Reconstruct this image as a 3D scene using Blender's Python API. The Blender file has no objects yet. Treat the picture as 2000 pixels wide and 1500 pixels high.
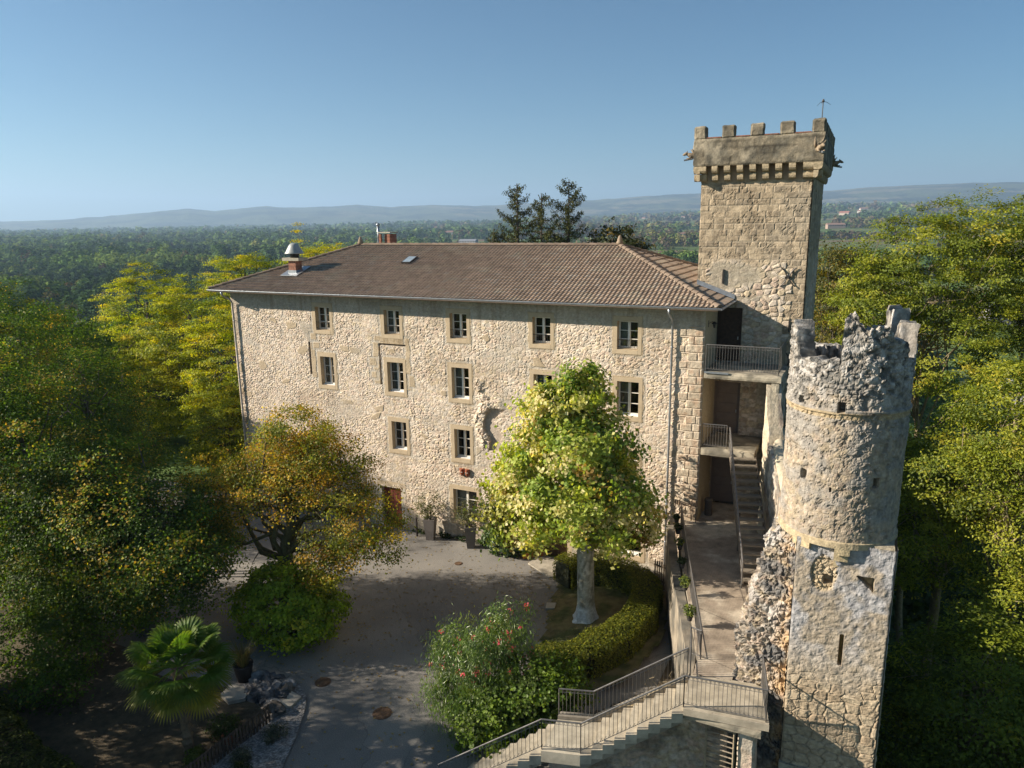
import bpy, math, random
import numpy as np
S = bpy.context.scene
COL = S.collection
rad = math.radians

# ------------------------------------------------------------------ camera
cam_d = bpy.data.cameras.new("camera"); cam = bpy.data.objects.new("camera", cam_d); COL.objects.link(cam)
CAM = np.array([34.0978, -32.0042, 15.8343])
_r = (0.90131619, 0.43295326, -0.01343857); _u = (-0.08190654, 0.20081248, 0.9761996); _f = (-0.42534744, 0.8787638, -0.21645724)
from mathutils import Matrix, Vector
M = Matrix(((_r[0], _u[0], -_f[0], CAM[0]), (_r[1], _u[1], -_f[1], CAM[1]), (_r[2], _u[2], -_f[2], CAM[2]), (0, 0, 0, 1)))
cam.matrix_world = M
cam_d.lens = 1423.04 / 2000 * 36; cam_d.sensor_width = 36; cam_d.clip_start = 0.5; cam_d.clip_end = 40000
S.camera = cam

# ------------------------------------------------------------------ light
SUN_AZ, SUN_EL = rad(64.5), rad(25.0)         # azimuth measured from -Y towards -X
to_sun = Vector((-math.sin(SUN_AZ) * math.cos(SUN_EL), -math.cos(SUN_AZ) * math.cos(SUN_EL), math.sin(SUN_EL)))
W = bpy.data.worlds.new("World"); S.world = W; W.use_nodes = True
nt = W.node_tree; bg = nt.nodes["Background"]
sky = nt.nodes.new("ShaderNodeTexSky"); sky.sky_type = 'NISHITA'; sky.sun_disc = False
sky.sun_elevation = SUN_EL
sky.sun_rotation = math.atan2(to_sun.x, to_sun.y)
sky.altitude = 1500; sky.air_density = 1.0; sky.dust_density = 2.2; sky.ozone_density = 3.0
hs = nt.nodes.new("ShaderNodeHueSaturation"); hs.inputs["Saturation"].default_value = 1.12
tn = nt.nodes.new("ShaderNodeMix"); tn.data_type = 'RGBA'; tn.blend_type = 'MULTIPLY'; tn.inputs[0].default_value = 1; tn.inputs[7].default_value = (0.68, 0.90, 0.89, 1)
nt.links.new(sky.outputs[0], hs.inputs["Color"]); nt.links.new(hs.outputs[0], tn.inputs[6]); nt.links.new(tn.outputs[2], bg.inputs[0]); bg.inputs[1].default_value = 0.05
sd = bpy.data.lights.new("sun", 'SUN'); sd.energy = 5.0; sd.angle = rad(0.53); sd.color = (1.0, 0.895, 0.76)
so = bpy.data.objects.new("sun", sd); COL.objects.link(so)
so.rotation_euler = (-to_sun).to_track_quat('-Z', 'Y').to_euler(); so.location = (0, -60, 60)
S.view_settings.view_transform = 'Standard'; S.view_settings.look = 'None'; S.view_settings.gamma = 1
S.view_settings.exposure = 1.18
S.cycles.use_denoising = True
S.cycles.max_bounces = 6; S.cycles.diffuse_bounces = 3; S.cycles.transmission_bounces = 3
S.cycles.transparent_max_bounces = 6; S.cycles.volume_bounces = 0

# ------------------------------------------------------------------ numpy noise
def _h(ix, iy, iz, seed):
    n = (ix.astype(np.int64) * 374761393 + iy.astype(np.int64) * 668265263 + iz.astype(np.int64) * 2147483647 + seed * 1274126177) & 0xFFFFFFFF
    n = ((n ^ (n >> 13)) * 1274126177) & 0xFFFFFFFF
    n = ((n ^ (n >> 16)) * 2246822519) & 0xFFFFFFFF
    return ((n ^ (n >> 15)) & 0xFFFFFF) / float(0xFFFFFF)
def vn(x, y, z=None, seed=0):
    x = np.asarray(x, float); y = np.asarray(y, float); z = np.zeros_like(x) if z is None else np.asarray(z, float)
    x, y, z = np.broadcast_arrays(x, y, z)
    ix, iy, iz = np.floor(x), np.floor(y), np.floor(z)
    fx, fy, fz = x - ix, y - iy, z - iz
    fx, fy, fz = [f * f * (3 - 2 * f) for f in (fx, fy, fz)]
    r = 0
    for a in (0, 1):
        for b in (0, 1):
            for c in (0, 1):
                w = (fx if a else 1 - fx) * (fy if b else 1 - fy) * (fz if c else 1 - fz)
                r = r + w * _h(ix + a, iy + b, iz + c, seed)
    return r
def fbm(x, y, z=None, seed=0, o=4):
    r = 0; a = 1; t = 0
    z = np.zeros_like(np.asarray(x, float)) if z is None else z
    for i in range(o):
        r = r + a * vn(np.asarray(x) * 2 ** i, np.asarray(y) * 2 ** i, np.asarray(z) * 2 ** i, seed + i * 7); t += a; a *= 0.5
    return r / t
def sstep(a, b, x):
    t = np.clip((x - a) / (b - a), 0, 1); return t * t * (3 - 2 * t)
def voro(x, y, seed=0, jit=0.9):
    """F1, F2-F1, id of a jittered cell pattern with unit cells"""
    ix, iy = np.floor(x), np.floor(y)
    d1 = np.full(x.shape, 9.0); d2 = np.full(x.shape, 9.0); cid = np.zeros(x.shape)
    for a in (-1, 0, 1):
        for b in (-1, 0, 1):
            cx, cy = ix + a, iy + b
            z0 = np.zeros_like(cx)
            px = cx + 0.5 + jit * (_h(cx, cy, z0, seed) - 0.5); py = cy + 0.5 + jit * (_h(cx, cy, z0 + 1, seed) - 0.5)
            d = np.hypot(x - px, y - py); h = _h(cx, cy, z0 + 2, seed)
            m = d < d1
            d2 = np.where(m, d1, np.minimum(d2, d)); cid = np.where(m, h, cid); d1 = np.where(m, d, d1)
    return d1, d2 - d1, cid
def rubble(u, v, su, sv, seed):
    """relief 0..1 and stone id for rubble masonry"""
    wu = u / su + 0.5 * (fbm(u / su * .8, v / sv * .8, seed=seed + 3, o=2) - .5); wv = v / sv + 0.5 * (fbm(u / su * .8 + 9, v / sv * .8, seed=seed + 5, o=2) - .5)
    f1, e, cid = voro(wu, wv, seed)
    h = sstep(0.04, 0.34, e) * (0.35 + 0.65 * cid)
    return h, cid, sstep(0.03, 0.16, e)
def courses(u, v, bw, bh, seed, gap=0.03):
    row = np.floor(v / bh + 0.22 * (vn(u * .5, v * 0, seed=seed) - .5)); z0 = np.zeros_like(row)
    off = _h(row, z0, z0, seed) * bw * 3
    w = bw * (0.65 + 0.8 * _h(row, z0 + 1, z0, seed))
    c = np.floor((u + off) / w); fu = (u + off) / w - c; fv = v / bh + 0.22 * (vn(u * .5, v * 0, seed=seed) - .5) - row
    du = np.minimum(fu, 1 - fu) * w; dv = np.minimum(fv, 1 - fv) * bh
    e = np.minimum(du, dv) + 0.012 * (fbm(u * 9, v * 9, seed=seed, o=2) - .5)
    cid = _h(row, c, z0 + 3, seed)
    return sstep(0.0, gap, e), cid

# ------------------------------------------------------------------ mesh helpers
def link(o, parent=None):
    COL.objects.link(o)
    if parent is not None:
        o.parent = parent
    return o
def mk(name, V, F, mat, parent=None, col=None, smooth=False, loc=None):
    V = np.asarray(V, np.float32)
    if parent is not None and any(parent.location):
        V = V - np.array(parent.location, np.float32)
    if parent is not None and parent.parent is not None and any(parent.parent.location):
        V = V - np.array(parent.parent.location, np.float32)
    me = bpy.data.meshes.new(name)
    me.vertices.add(len(V)); me.vertices.foreach_set("co", V.ravel())
    if isinstance(F, np.ndarray):
        n, k = F.shape
        me.loops.add(n * k); me.loops.foreach_set("vertex_index", F.astype(np.int32).ravel())
        me.polygons.add(n); me.polygons.foreach_set("loop_start", np.arange(0, n * k, k, dtype=np.int32))
    else:
        tot = sum(len(f) for f in F)
        me.loops.add(tot); me.loops.foreach_set("vertex_index", np.fromiter((i for f in F for i in f), np.int32, tot))
        st = np.cumsum([0] + [len(f) for f in F[:-1]]).astype(np.int32)
        me.polygons.add(len(F)); me.polygons.foreach_set("loop_start", st)
    me.update(calc_edges=True); me.validate()
    me.polygons.foreach_set("use_smooth", np.full(len(me.polygons), bool(smooth)))
    if col is not None:
        a = me.color_attributes.new("col", 'FLOAT_COLOR', 'POINT')
        c = np.ones((len(V), 4), np.float32); c[:, :3] = col
        a.data.foreach_set("color", c.ravel())
    if mat is not None: me.materials.append(mat)
    o = bpy.data.objects.new(name, me)
    return link(o, parent)
def tag(o, label, cat, group=None):
    o['label'] = label; o['category'] = cat
    if group: o['group'] = group
    return o
def thing(name, label, cat, loc=(0, 0, 0), group=None):
    o = bpy.data.objects.new(name, None); o.empty_display_size = 0.3; o.location = loc
    link(o); return tag(o, label, cat, group)
def struct(o):
    o['kind'] = 'structure'; return o

class MB:
    def __init__(s): s.v = []; s.f = []; s.n = 0; s.c = []
    def add(s, V, F, c=None):
        V = np.asarray(V, float).reshape(-1, 3)
        for f in F: s.f.append(tuple(int(i) + s.n for i in f))
        s.v.append(V); s.n += len(V); s.c.append(np.tile(np.array(c if c is not None else (1, 1, 1), float), (len(V), 1)))
        return s
    def box(s, a, b, c=None):
        (x0, y0, z0), (x1, y1, z1) = a, b
        V = [(x0, y0, z0), (x1, y0, z0), (x1, y1, z0), (x0, y1, z0), (x0, y0, z1), (x1, y0, z1), (x1, y1, z1), (x0, y1, z1)]
        return s.add(V, [(0, 3, 2, 1), (4, 5, 6, 7), (0, 1, 5, 4), (1, 2, 6, 5), (2, 3, 7, 6), (3, 0, 4, 7)], c)
    def obox(s, p, dx, dy, dz, c=None):
        """box from corner p with edge vectors"""
        p, dx, dy, dz = map(lambda q: np.array(q, float), (p, dx, dy, dz))
        V = [p, p + dx, p + dx + dy, p + dy, p + dz, p + dx + dz, p + dx + dy + dz, p + dy + dz]
        return s.add(V, [(0, 3, 2, 1), (4, 5, 6, 7), (0, 1, 5, 4), (1, 2, 6, 5), (2, 3, 7, 6), (3, 0, 4, 7)], c)
    def tube(s, pts, r, n=6, c=None, cap=True):
        P = np.asarray(pts, float); m = len(P); r = np.broadcast_to(np.asarray(r, float), (m,))
        T = np.gradient(P, axis=0); T /= np.linalg.norm(T, axis=1)[:, None] + 1e-9
        V = []
        ref = np.array([0, 0, 1.0]) if abs(T[0][2]) < .9 else np.array([1.0, 0, 0])
        for i in range(m):
            a = np.cross(T[i], ref)
            if np.linalg.norm(a) < 1e-3: a = np.cross(T[i], np.array([0.3, 1, 0]))
            a /= np.linalg.norm(a); b = np.cross(T[i], a); ref = np.cross(a, T[i]) if False else ref
            for k in range(n):
                t = 2 * math.pi * k / n; V.append(P[i] + r[i] * (a * math.cos(t) + b * math.sin(t)))
        F = [(i * n + k, i * n + (k + 1) % n, (i + 1) * n + (k + 1) % n, (i + 1) * n + k) for i in range(m - 1) for k in range(n)]
        if cap: F += [tuple(range(n - 1, -1, -1)), tuple((m - 1) * n + k for k in range(n))]
        return s.add(V, F, c)
    def lathe(s, cx, cy, prof, n=16, c=None):
        V = [(cx + r * math.cos(2 * math.pi * k / n), cy + r * math.sin(2 * math.pi * k / n), z) for r, z in prof for k in range(n)]
        m = len(prof)
        F = [(i * n + k, i * n + (k + 1) % n, (i + 1) * n + (k + 1) % n, (i + 1) * n + k) for i in range(m - 1) for k in range(n)]
        F += [tuple(range(n - 1, -1, -1)), tuple((m - 1) * n + k for k in range(n))]
        return s.add(V, F, c)
    def prism(s, poly, z0, z1, c=None):
        n = len(poly)
        zz0 = z0 if hasattr(z0, '__len__') else [z0] * n; zz1 = z1 if hasattr(z1, '__len__') else [z1] * n
        V = [(x, y, a) for (x, y), a in zip(poly, zz0)] + [(x, y, a) for (x, y), a in zip(poly, zz1)]
        F = [(i, (i + 1) % n, n + (i + 1) % n, n + i) for i in range(n)] + [tuple(range(n - 1, -1, -1)), tuple(range(n, 2 * n))]
        return s.add(V, F, c)
    def build(s, name, mat, parent=None, smooth=False):
        return mk(name, np.concatenate(s.v), s.f, mat, parent, np.concatenate(s.c), smooth)

def gridF(nu, nv):
    i = np.arange(nv - 1)[:, None] * nu + np.arange(nu - 1)[None, :]
    return np.stack([i, i + 1, i + nu + 1, i + nu], -1)
def relief(name, mat, parent, O, U, V, N, us, vs, fn, holes=(), flip=False):
    """one masonry face: grid displaced along N; fn(u,v)->(h, rgb)"""
    eu = [e for h in holes for e in h[:2]]; ev = [e for h in holes for e in h[2:4]]
    us = np.unique(np.round(np.concatenate([us, eu]), 4)); vs = np.unique(np.round(np.concatenate([vs, ev]), 4))
    u, v = np.meshgrid(us, vs)
    h, c = fn(u, v)
    O, U, V, N = map(lambda q: np.array(q, float), (O, U, V, N))
    P = O + u[..., None] * U + v[..., None] * V + h[..., None] * N
    F = gridF(len(us), len(vs))
    uc = (us[:-1] + us[1:]) / 2; vc = (vs[:-1] + vs[1:]) / 2
    keep = np.ones(F.shape[:2], bool)
    for a, b, c0, d in [hh[:4] for hh in holes]:
        keep &= ~((uc[None] > a) & (uc[None] < b) & (vc[:, None] > c0) & (vc[:, None] < d))
    F = F[keep]
    if flip: F = F[:, ::-1]
    return mk(name, P.reshape(-1, 3), F, mat, parent, c.reshape(-1, 3))
def mixc(a, b, t):
    t = np.asarray(t)[..., None]; return np.asarray(a) * (1 - t) + np.asarray(b) * t
def closed(name, mat, parent, loops, colf, cap=True):
    """stack of closed loops (m,n,3) -> skin"""
    L = np.asarray(loops); m, n = L.shape[:2]
    i = np.arange(m - 1)[:, None] * n + np.arange(n)[None]; j = np.arange(m - 1)[:, None] * n + (np.arange(n)[None] + 1) % n
    F = np.stack([i, j, j + n, i + n], -1).reshape(-1, 4)
    V = L.reshape(-1, 3)
    FL = [tuple(f) for f in F]
    if cap: FL += [tuple(range(n - 1, -1, -1)), tuple((m - 1) * n + k for k in range(n))]
    return mk(name, V, FL, mat, parent, colf(V))

# ------------------------------------------------------------------ materials
def newmat(name):
    m = bpy.data.materials.new(name); m.use_nodes = True
    return m, m.node_tree, m.node_tree.nodes["Principled BSDF"]
def mat_attr(name, rough=0.9, noise=0.25, nscale=6.0, bump=0.3, bscale=14.0, bdist=0.03, metal=0.0, spec=0.25):
    """base colour from the mesh's own colours, broken up by noise, with fine relief"""
    m, t, b = newmat(name); N = t.nodes; L = t.links
    at = N.new("ShaderNodeAttribute"); at.attribute_name = "col"
    tc = N.new("ShaderNodeTexCoord")
    n1 = N.new("ShaderNodeTexNoise"); n1.inputs["Scale"].default_value = nscale; n1.inputs["Detail"].default_value = 8; n1.inputs["Roughness"].default_value = 0.65
    L.new(tc.outputs["Object"], n1.inputs["Vector"])
    mr = N.new("ShaderNodeMapRange"); mr.inputs[1].default_value = 0.3; mr.inputs[2].default_value = 0.7
    mr.inputs[3].default_value = 1 - noise; mr.inputs[4].default_value = 1 + noise
    L.new(n1.outputs[0], mr.inputs[0])
    mx = N.new("ShaderNodeMix"); mx.data_type = 'RGBA'; mx.blend_type = 'MULTIPLY'; mx.inputs[0].default_value = 1
    L.new(at.outputs[0], mx.inputs[6]); L.new(mr.outputs[0], mx.inputs[7]); L.new(mx.outputs[2], b.inputs["Base Color"])
    n2 = N.new("ShaderNodeTexNoise"); n2.inputs["Scale"].default_value = bscale; n2.inputs["Detail"].default_value = 6
    L.new(tc.outputs["Object"], n2.inputs["Vector"])
    bp = N.new("ShaderNodeBump"); bp.inputs["Strength"].default_value = bump; bp.inputs["Distance"].default_value = bdist
    L.new(n2.outputs[0], bp.inputs["Height"]); L.new(bp.outputs[0], b.inputs["Normal"])
    b.inputs["Roughness"].default_value = rough; b.inputs["Metallic"].default_value = metal; b.inputs["Specular IOR Level"].default_value = spec
    return m
def mat_plain(name, c, rough=0.7, metal=0.0, noise=0.15, nscale=5, bump=0.1, bscale=30, spec=0.4):
    m, t, b = newmat(name); N = t.nodes; L = t.links
    tc = N.new("ShaderNodeTexCoord")
    n1 = N.new("ShaderNodeTexNoise"); n1.inputs["Scale"].default_value = nscale; n1.inputs["Detail"].default_value = 6
    L.new(tc.outputs["Object"], n1.inputs["Vector"])
    cr = N.new("ShaderNodeValToRGB"); cr.color_ramp.elements[0].position = .3; cr.color_ramp.elements[1].position = .7
    cr.color_ramp.elements[0].color = tuple(x * (1 - noise) for x in c) + (1,); cr.color_ramp.elements[1].color = tuple(min(1, x * (1 + noise)) for x in c) + (1,)
    L.new(n1.outputs[0], cr.inputs[0]); L.new(cr.outputs[0], b.inputs["Base Color"])
    n2 = N.new("ShaderNodeTexNoise"); n2.inputs["Scale"].default_value = bscale; L.new(tc.outputs["Object"], n2.inputs["Vector"])
    bp = N.new("ShaderNodeBump"); bp.inputs["Strength"].default_value = bump; bp.inputs["Distance"].default_value = 0.02
    L.new(n2.outputs[0], bp.inputs["Height"]); L.new(bp.outputs[0], b.inputs["Normal"])
    b.inputs["Roughness"].default_value = rough; b.inputs["Metallic"].default_value = metal; b.inputs["Specular IOR Level"].default_value = spec
    return m
def mat_leaf(name, trans=0.35, rough=0.55, gloss=0.06):
    m, t, b = newmat(name); N = t.nodes; L = t.links; N.remove(b)
    out = [n for n in N if n.type == 'OUTPUT_MATERIAL'][0]
    at = N.new("ShaderNodeAttribute"); at.attribute_name = "col"
    d = N.new("ShaderNodeBsdfDiffuse"); tr = N.new("ShaderNodeBsdfTranslucent"); g = N.new("ShaderNodeBsdfGlossy"); g.inputs["Roughness"].default_value = rough
    sc = N.new("ShaderNodeMix"); sc.data_type = 'RGBA'; sc.blend_type = 'MULTIPLY'; sc.inputs[0].default_value = 1; sc.inputs[7].default_value = (1.5, 1.45, 0.5, 1)
    L.new(at.outputs[0], d.inputs[0]); L.new(at.outputs[0], sc.inputs[6]); L.new(sc.outputs[2], tr.inputs[0])
    g.inputs[0].default_value = (0.8, 0.8, 0.7, 1)
    m1 = N.new("ShaderNodeMixShader"); m1.inputs[0].default_value = trans; L.new(d.outputs[0], m1.inputs[1]); L.new(tr.outputs[0], m1.inputs[2])
    m2 = N.new("ShaderNodeMixShader"); m2.inputs[0].default_value = gloss; L.new(m1.outputs[0], m2.inputs[1]); L.new(g.outputs[0], m2.inputs[2])
    L.new(m2.outputs[0], out.inputs[0])
    return m
M_wall = mat_attr("rubble_masonry", noise=0.22, nscale=9, bump=0.55, bscale=22, bdist=0.04)
M_old = mat_attr("weathered_masonry", noise=0.38, nscale=7, bump=0.5, bscale=20, bdist=0.04)
M_dress = mat_attr("dressed_sandstone", noise=0.10, nscale=3, bump=0.25, bscale=30, bdist=0.01)
M_render = mat_plain("lime_render", (0.42, 0.34, 0.22), 0.95, noise=0.12, nscale=4, bump=0.6, bscale=40)
M_conc = mat_attr("worn_concrete", noise=0.32, nscale=2.2, bump=0.3, bscale=30, bdist=0.01)
M_roof = mat_attr("clay_tiles", noise=0.22, nscale=2.0, bump=0.25, bscale=60, bdist=0.01)
M_leaf = mat_leaf("leaves", 0.45, 0.5, 0.02); M_needle = mat_leaf("needles", 0.10, 0.6, 0.01); M_far = mat_leaf("distant_leaves", 0.15, 0.8, 0.0); M_gloss = mat_leaf("glossy_leaves", 0.3, 0.4, 0.06)
M_bark = mat_attr("bark", noise=0.35, nscale=6, bump=0.8, bscale=12, bdist=0.05)
M_iron = mat_plain("grey_painted_iron", (0.16, 0.15, 0.14), 0.45, 0.5, noise=0.2)
M_irond = mat_plain("dark_iron", (0.05, 0.045, 0.04), 0.5, 0.5)
M_zinc = mat_plain("zinc", (0.36, 0.38, 0.40), 0.4, 0.7, noise=0.15)
M_frame = mat_plain("painted_window_frame", (0.74, 0.70, 0.62), 0.5, noise=0.05)
M_wood = mat_plain("dark_wood", (0.055, 0.032, 0.02), 0.6, noise=0.35, nscale=8, bump=0.4)
M_greydoor = mat_plain("taupe_door_paint", (0.17, 0.13, 0.105), 0.6, noise=0.08)
M_paintw = mat_attr("painted_surface", noise=0.12, nscale=5, bump=0.2)
m, t, b = newmat("window_glass"); M_glass = m
t.nodes.remove(b); o_ = [n for n in t.nodes if n.type == 'OUTPUT_MATERIAL'][0]
a_ = t.nodes.new("ShaderNodeBsdfTransparent"); g_ = t.nodes.new("ShaderNodeBsdfGlossy"); g_.inputs[1].default_value = 0.03; x_ = t.nodes.new("ShaderNodeMixShader"); f_ = t.nodes.new("ShaderNodeFresnel"); f_.inputs[0].default_value = 1.5
a_.inputs[0].default_value = (0.75, 0.8, 0.8, 1)
t.links.new(f_.outputs[0], x_.inputs[0]); t.links.new(a_.outputs[0], x_.inputs[1]); t.links.new(g_.outputs[0], x_.inputs[2]); t.links.new(x_.outputs[0], o_.inputs[0])

# ------------------------------------------------------------------ terrain
SK = [(157.39, .0082), (150.1, .0084), (147.33, .0096), (144.37, .0126), (141.23, .0181), (138.94, .0215), (137.28, .0183), (133.79, .0241), (132.37, .022), (129.45, .0229), (127.21, .0252), (124.95, .0216), (121.49, .0236), (117.6, .0214), (115.64, .0236), (111.74, .0266), (109.41, .0273), (107.87, .0288), (104.09, .0321), (101.5, .0331), (96.85, .033), (92.78, .0324), (90.2, .0352), (87.13, .0358), (84.23, .0362), (81.49, .0354), (74.26, .033), (60, .03)]
SKa = np.array([s[0] for s in SK][::-1]); SKe = np.array([s[1] for s in SK][::-1])
def plain_top(az):
    return np.interp(az, [60, 84, 92, 100, 110, 118, 128, 140, 160], [84, 78, 88, 58, 26, 12, -6, -14, -18])
def terrain(x, y):
    x = np.asarray(x, float); y = np.asarray(y, float)
    dx = np.maximum(np.maximum(-30 - x, (x - 33.2) * 2.2), 0); dy = np.maximum(np.maximum(y - 14, -45 - y), 0)
    dd = np.hypot(dx, dy)
    d = np.hypot(x - CAM[0], y - CAM[1]); az = np.degrees(np.arctan2(y - CAM[1], x - CAM[0]))
    hill = sstep(0, 110, dd)
    far = sstep(600, 6000, d)
    z = -1 + hill * (-24 + far * (plain_top(az) + 25)) - 6 * sstep(0, 9, dd) * (1 - hill)
    z = z + hill * 3 * (fbm(x / 120, y / 120, seed=5, o=3) - .5) * (1 - far)
    return z - 0.02
def polar(az0, az1, na, ds):
    az = np.radians(np.linspace(az0, az1, na)); a, d = np.meshgrid(az, ds)
    return CAM[0] + d * np.cos(a), CAM[1] + d * np.sin(a), np.degrees(a), d
def rgbf(c): return np.array(c, float)
# near ground: fine square grid; far: polar
gx = np.concatenate([np.arange(-400, -60, 20.), np.arange(-60, 80, 2.), np.arange(80, 421, 20.)])
gy = np.concatenate([np.arange(-300, -60, 20.), np.arange(-60, 80, 2.), np.arange(80, 421, 20.)])
X, Y = np.meshgrid(gx, gy)
rr = np.geomspace(120, 6500, 90)
m_ground, t, b = newmat("earth_and_meadow"); N = t.nodes; L = t.links
tc = N.new("ShaderNodeTexCoord"); n1 = N.new("ShaderNodeTexNoise"); n1.inputs["Scale"].default_value = 0.006; n1.inputs["Detail"].default_value = 3
n2 = N.new("ShaderNodeTexNoise"); n2.inputs["Scale"].default_value = 0.8; n2.inputs["Detail"].default_value = 8
L.new(tc.outputs["Object"], n1.inputs[0]); L.new(tc.outputs["Object"], n2.inputs[0])
c1 = N.new("ShaderNodeValToRGB"); e = c1.color_ramp.elements
e[0].position = .38; e[0].color = (0.075, 0.095, 0.035, 1); e[1].position = .62; e[1].color = (0.15, 0.11, 0.07, 1)
k = c1.color_ramp.elements.new(.5); k.color = (0.10, 0.15, 0.045, 1)
c2 = N.new("ShaderNodeMapRange"); c2.inputs[1].default_value = .3; c2.inputs[2].default_value = .7; c2.inputs[3].default_value = .6; c2.inputs[4].default_value = 1.4
mx = N.new("ShaderNodeMix"); mx.data_type = 'RGBA'; mx.blend_type = 'MULTIPLY'; mx.inputs[0].default_value = 1
L.new(n1.outputs[0], c1.inputs[0]); L.new(n2.outputs[0], c2.inputs[0]); L.new(c1.outputs[0], mx.inputs[6]); L.new(c2.outputs[0], mx.inputs[7]); L.new(mx.outputs[2], b.inputs["Base Color"])
b.inputs["Roughness"].default_value = 1; b.inputs["Specular IOR Level"].default_value = 0.05
Vn = np.stack([X, Y, terrain(X, Y)], -1).reshape(-1, 3); Fn = gridF(len(gx), len(gy)).reshape(-1, 4)
na = 241
PX, PY, PA, PD = polar(0, 360, na, np.concatenate([np.geomspace(380, 6500, 60)]))
Vp = np.stack([PX, PY, terrain(PX, PY) - 0.15], -1).reshape(-1, 3); Fp = gridF(na, 60).reshape(-1, 4) + len(Vn)
struct(mk("ground", np.concatenate([Vn, Vp]), np.concatenate([Fn, Fp]), m_ground, smooth=True))

# hills
ds = np.concatenate([np.linspace(5600, 9000, 60), [9600, 10500]])
PX, PY, PA, PD = polar(62, 165, 900, ds)
e = np.interp(PA, SKa, SKe) + 0.0012 * (fbm(PA * 1.3, PD * 0 + 3, seed=2, o=4) - .5)
base = plain_top(PA)
ztop = CAM[2] + e * 9000
s = sstep(5600, 9000, PD)
prof = 0.25 * s + 0.75 * s ** 1.3 + 0.16 * (fbm(PX / 900, PY / 900, seed=9, o=4) - .5) * np.sin(np.pi * np.clip(s, 0, 1))
Z = base - 12 + (ztop - base + 12) * prof
Z = np.where(PD > 9050, Z - 60, Z)
hp = fbm(PX / 260, PY / 260, seed=21, o=4); hf = fbm(PX / 500, PY / 170, seed=31, o=3)
hc = mixc((0.022, 0.036, 0.020), (0.075, 0.095, 0.045), sstep(.40, .60, hp))
hc = mixc(hc, (0.17, 0.155, 0.09), sstep(.60, .66, hf) * .8 * sstep(135, 120, PA))
Z = Z + 60 * (np.abs(fbm(PX / 420, PY / 420, seed=19, o=4) - .5) - .1) * np.sin(np.pi * np.clip(s * .9, 0, 1)) + 14 * (fbm(PX / 60, PY / 60, seed=12, o=2) - .5) * np.sin(np.pi * np.clip(s * .97 + .03, 0, 1))
M_hill = mat_attr("wooded_hillside", noise=0.35, nscale=0.02, bump=1.0, bscale=0.05, bdist=12)
struct(mk("hills", np.stack([PX, PY, Z], -1).reshape(-1, 3), gridF(900, len(ds)).reshape(-1, 4), M_hill, col=hc.reshape(-1, 3), smooth=True))
ds = np.array([11000, 12500, 14000.]); PX, PY, PA, PD = polar(136, 166, 160, ds)
e = np.interp(PA, [136, 141, 144, 147, 150, 154, 158, 166], [.0105, .0125, .0120, .0098, .0085, .0098, .0105, .010]) + .0012 * (fbm(PA * .9, PD * 0, seed=8, o=3) - .5)
Z = np.where(PD < 12000, 0, np.where(PD < 13000, CAM[2] + e * 12500, 0))
struct(mk("distant_hills", np.stack([PX, PY, Z], -1).reshape(-1, 3), gridF(160, 3).reshape(-1, 4), M_hill, col=np.tile((0.04, 0.055, 0.035), (480, 1)), smooth=True))

# ------------------------------------------------------------------ foliage
rng = np.random.default_rng(7)
def leafquads(C, Nrm, size, wid, rg, tip=None):
    """C centres (n,3), Nrm normals (n,3): rhombic leaves"""
    n = len(C)
    t = rg.normal(size=(n, 3)) if tip is None else tip + rg.normal(size=(n, 3)) * .35
    Nrm = Nrm / (np.linalg.norm(Nrm, axis=1)[:, None] + 1e-9)
    a = t - (t * Nrm).sum(1)[:, None] * Nrm; a /= np.linalg.norm(a, axis=1)[:, None] + 1e-9
    b = np.cross(Nrm, a)
    s = (size * rg.uniform(.65, 1.25, n))[:, None]
    V = np.stack([C - a * s * .5, C + b * s * wid * .5 - a * s * .08 + Nrm * s * .06, C + a * s * .5, C - b * s * wid * .5 - a * s * .08 + Nrm * s * .06], 1)
    return V.reshape(-1, 3), np.arange(n * 4).reshape(n, 4)
def crown_pts(blobs, nclump, per, clump_r, rg, shell=.55, flat=.6, rough=.35, seed=0):
    """blobs: (cx,cy,cz,rx,ry,rz,weight)"""
    if nclump > 400: nclump = int(nclump * .55); per = int(per * 2.3); clump_r *= 1.35
    B = np.array(blobs, float); w = B[:, 6] / B[:, 6].sum()
    bi = rg.choice(len(B), nclump, p=w); b = B[bi]
    d = rg.normal(size=(nclump, 3)); d /= np.linalg.norm(d, axis=1)[:, None]
    r = rg.uniform(shell ** 3, 1, nclump) ** (1 / 3)
    lump = 1 - rough * .6 + rough * 1.2 * fbm(d[:, 0] * 2.2 + 5 + bi, d[:, 1] * 2.2 + 5, d[:, 2] * 2.2 + 5, seed=seed, o=3)
    cc = b[:, :3] + d * b[:, 3:6] * (r * lump)[:, None]
    out = d * (1 / np.maximum(b[:, 3:6], .1)); out /= np.linalg.norm(out, axis=1)[:, None]
    k = np.repeat(np.arange(nclump), per)
    off = rg.normal(size=(len(k), 3)) * clump_r * np.array([1, 1, flat]) * rg.uniform(.6, 1.25, nclump)[k][:, None]
    P = cc[k] + off
    return P, out[k], k, cc, r
def palette(cols, n):
    return np.array(cols, float)[n]
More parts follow.
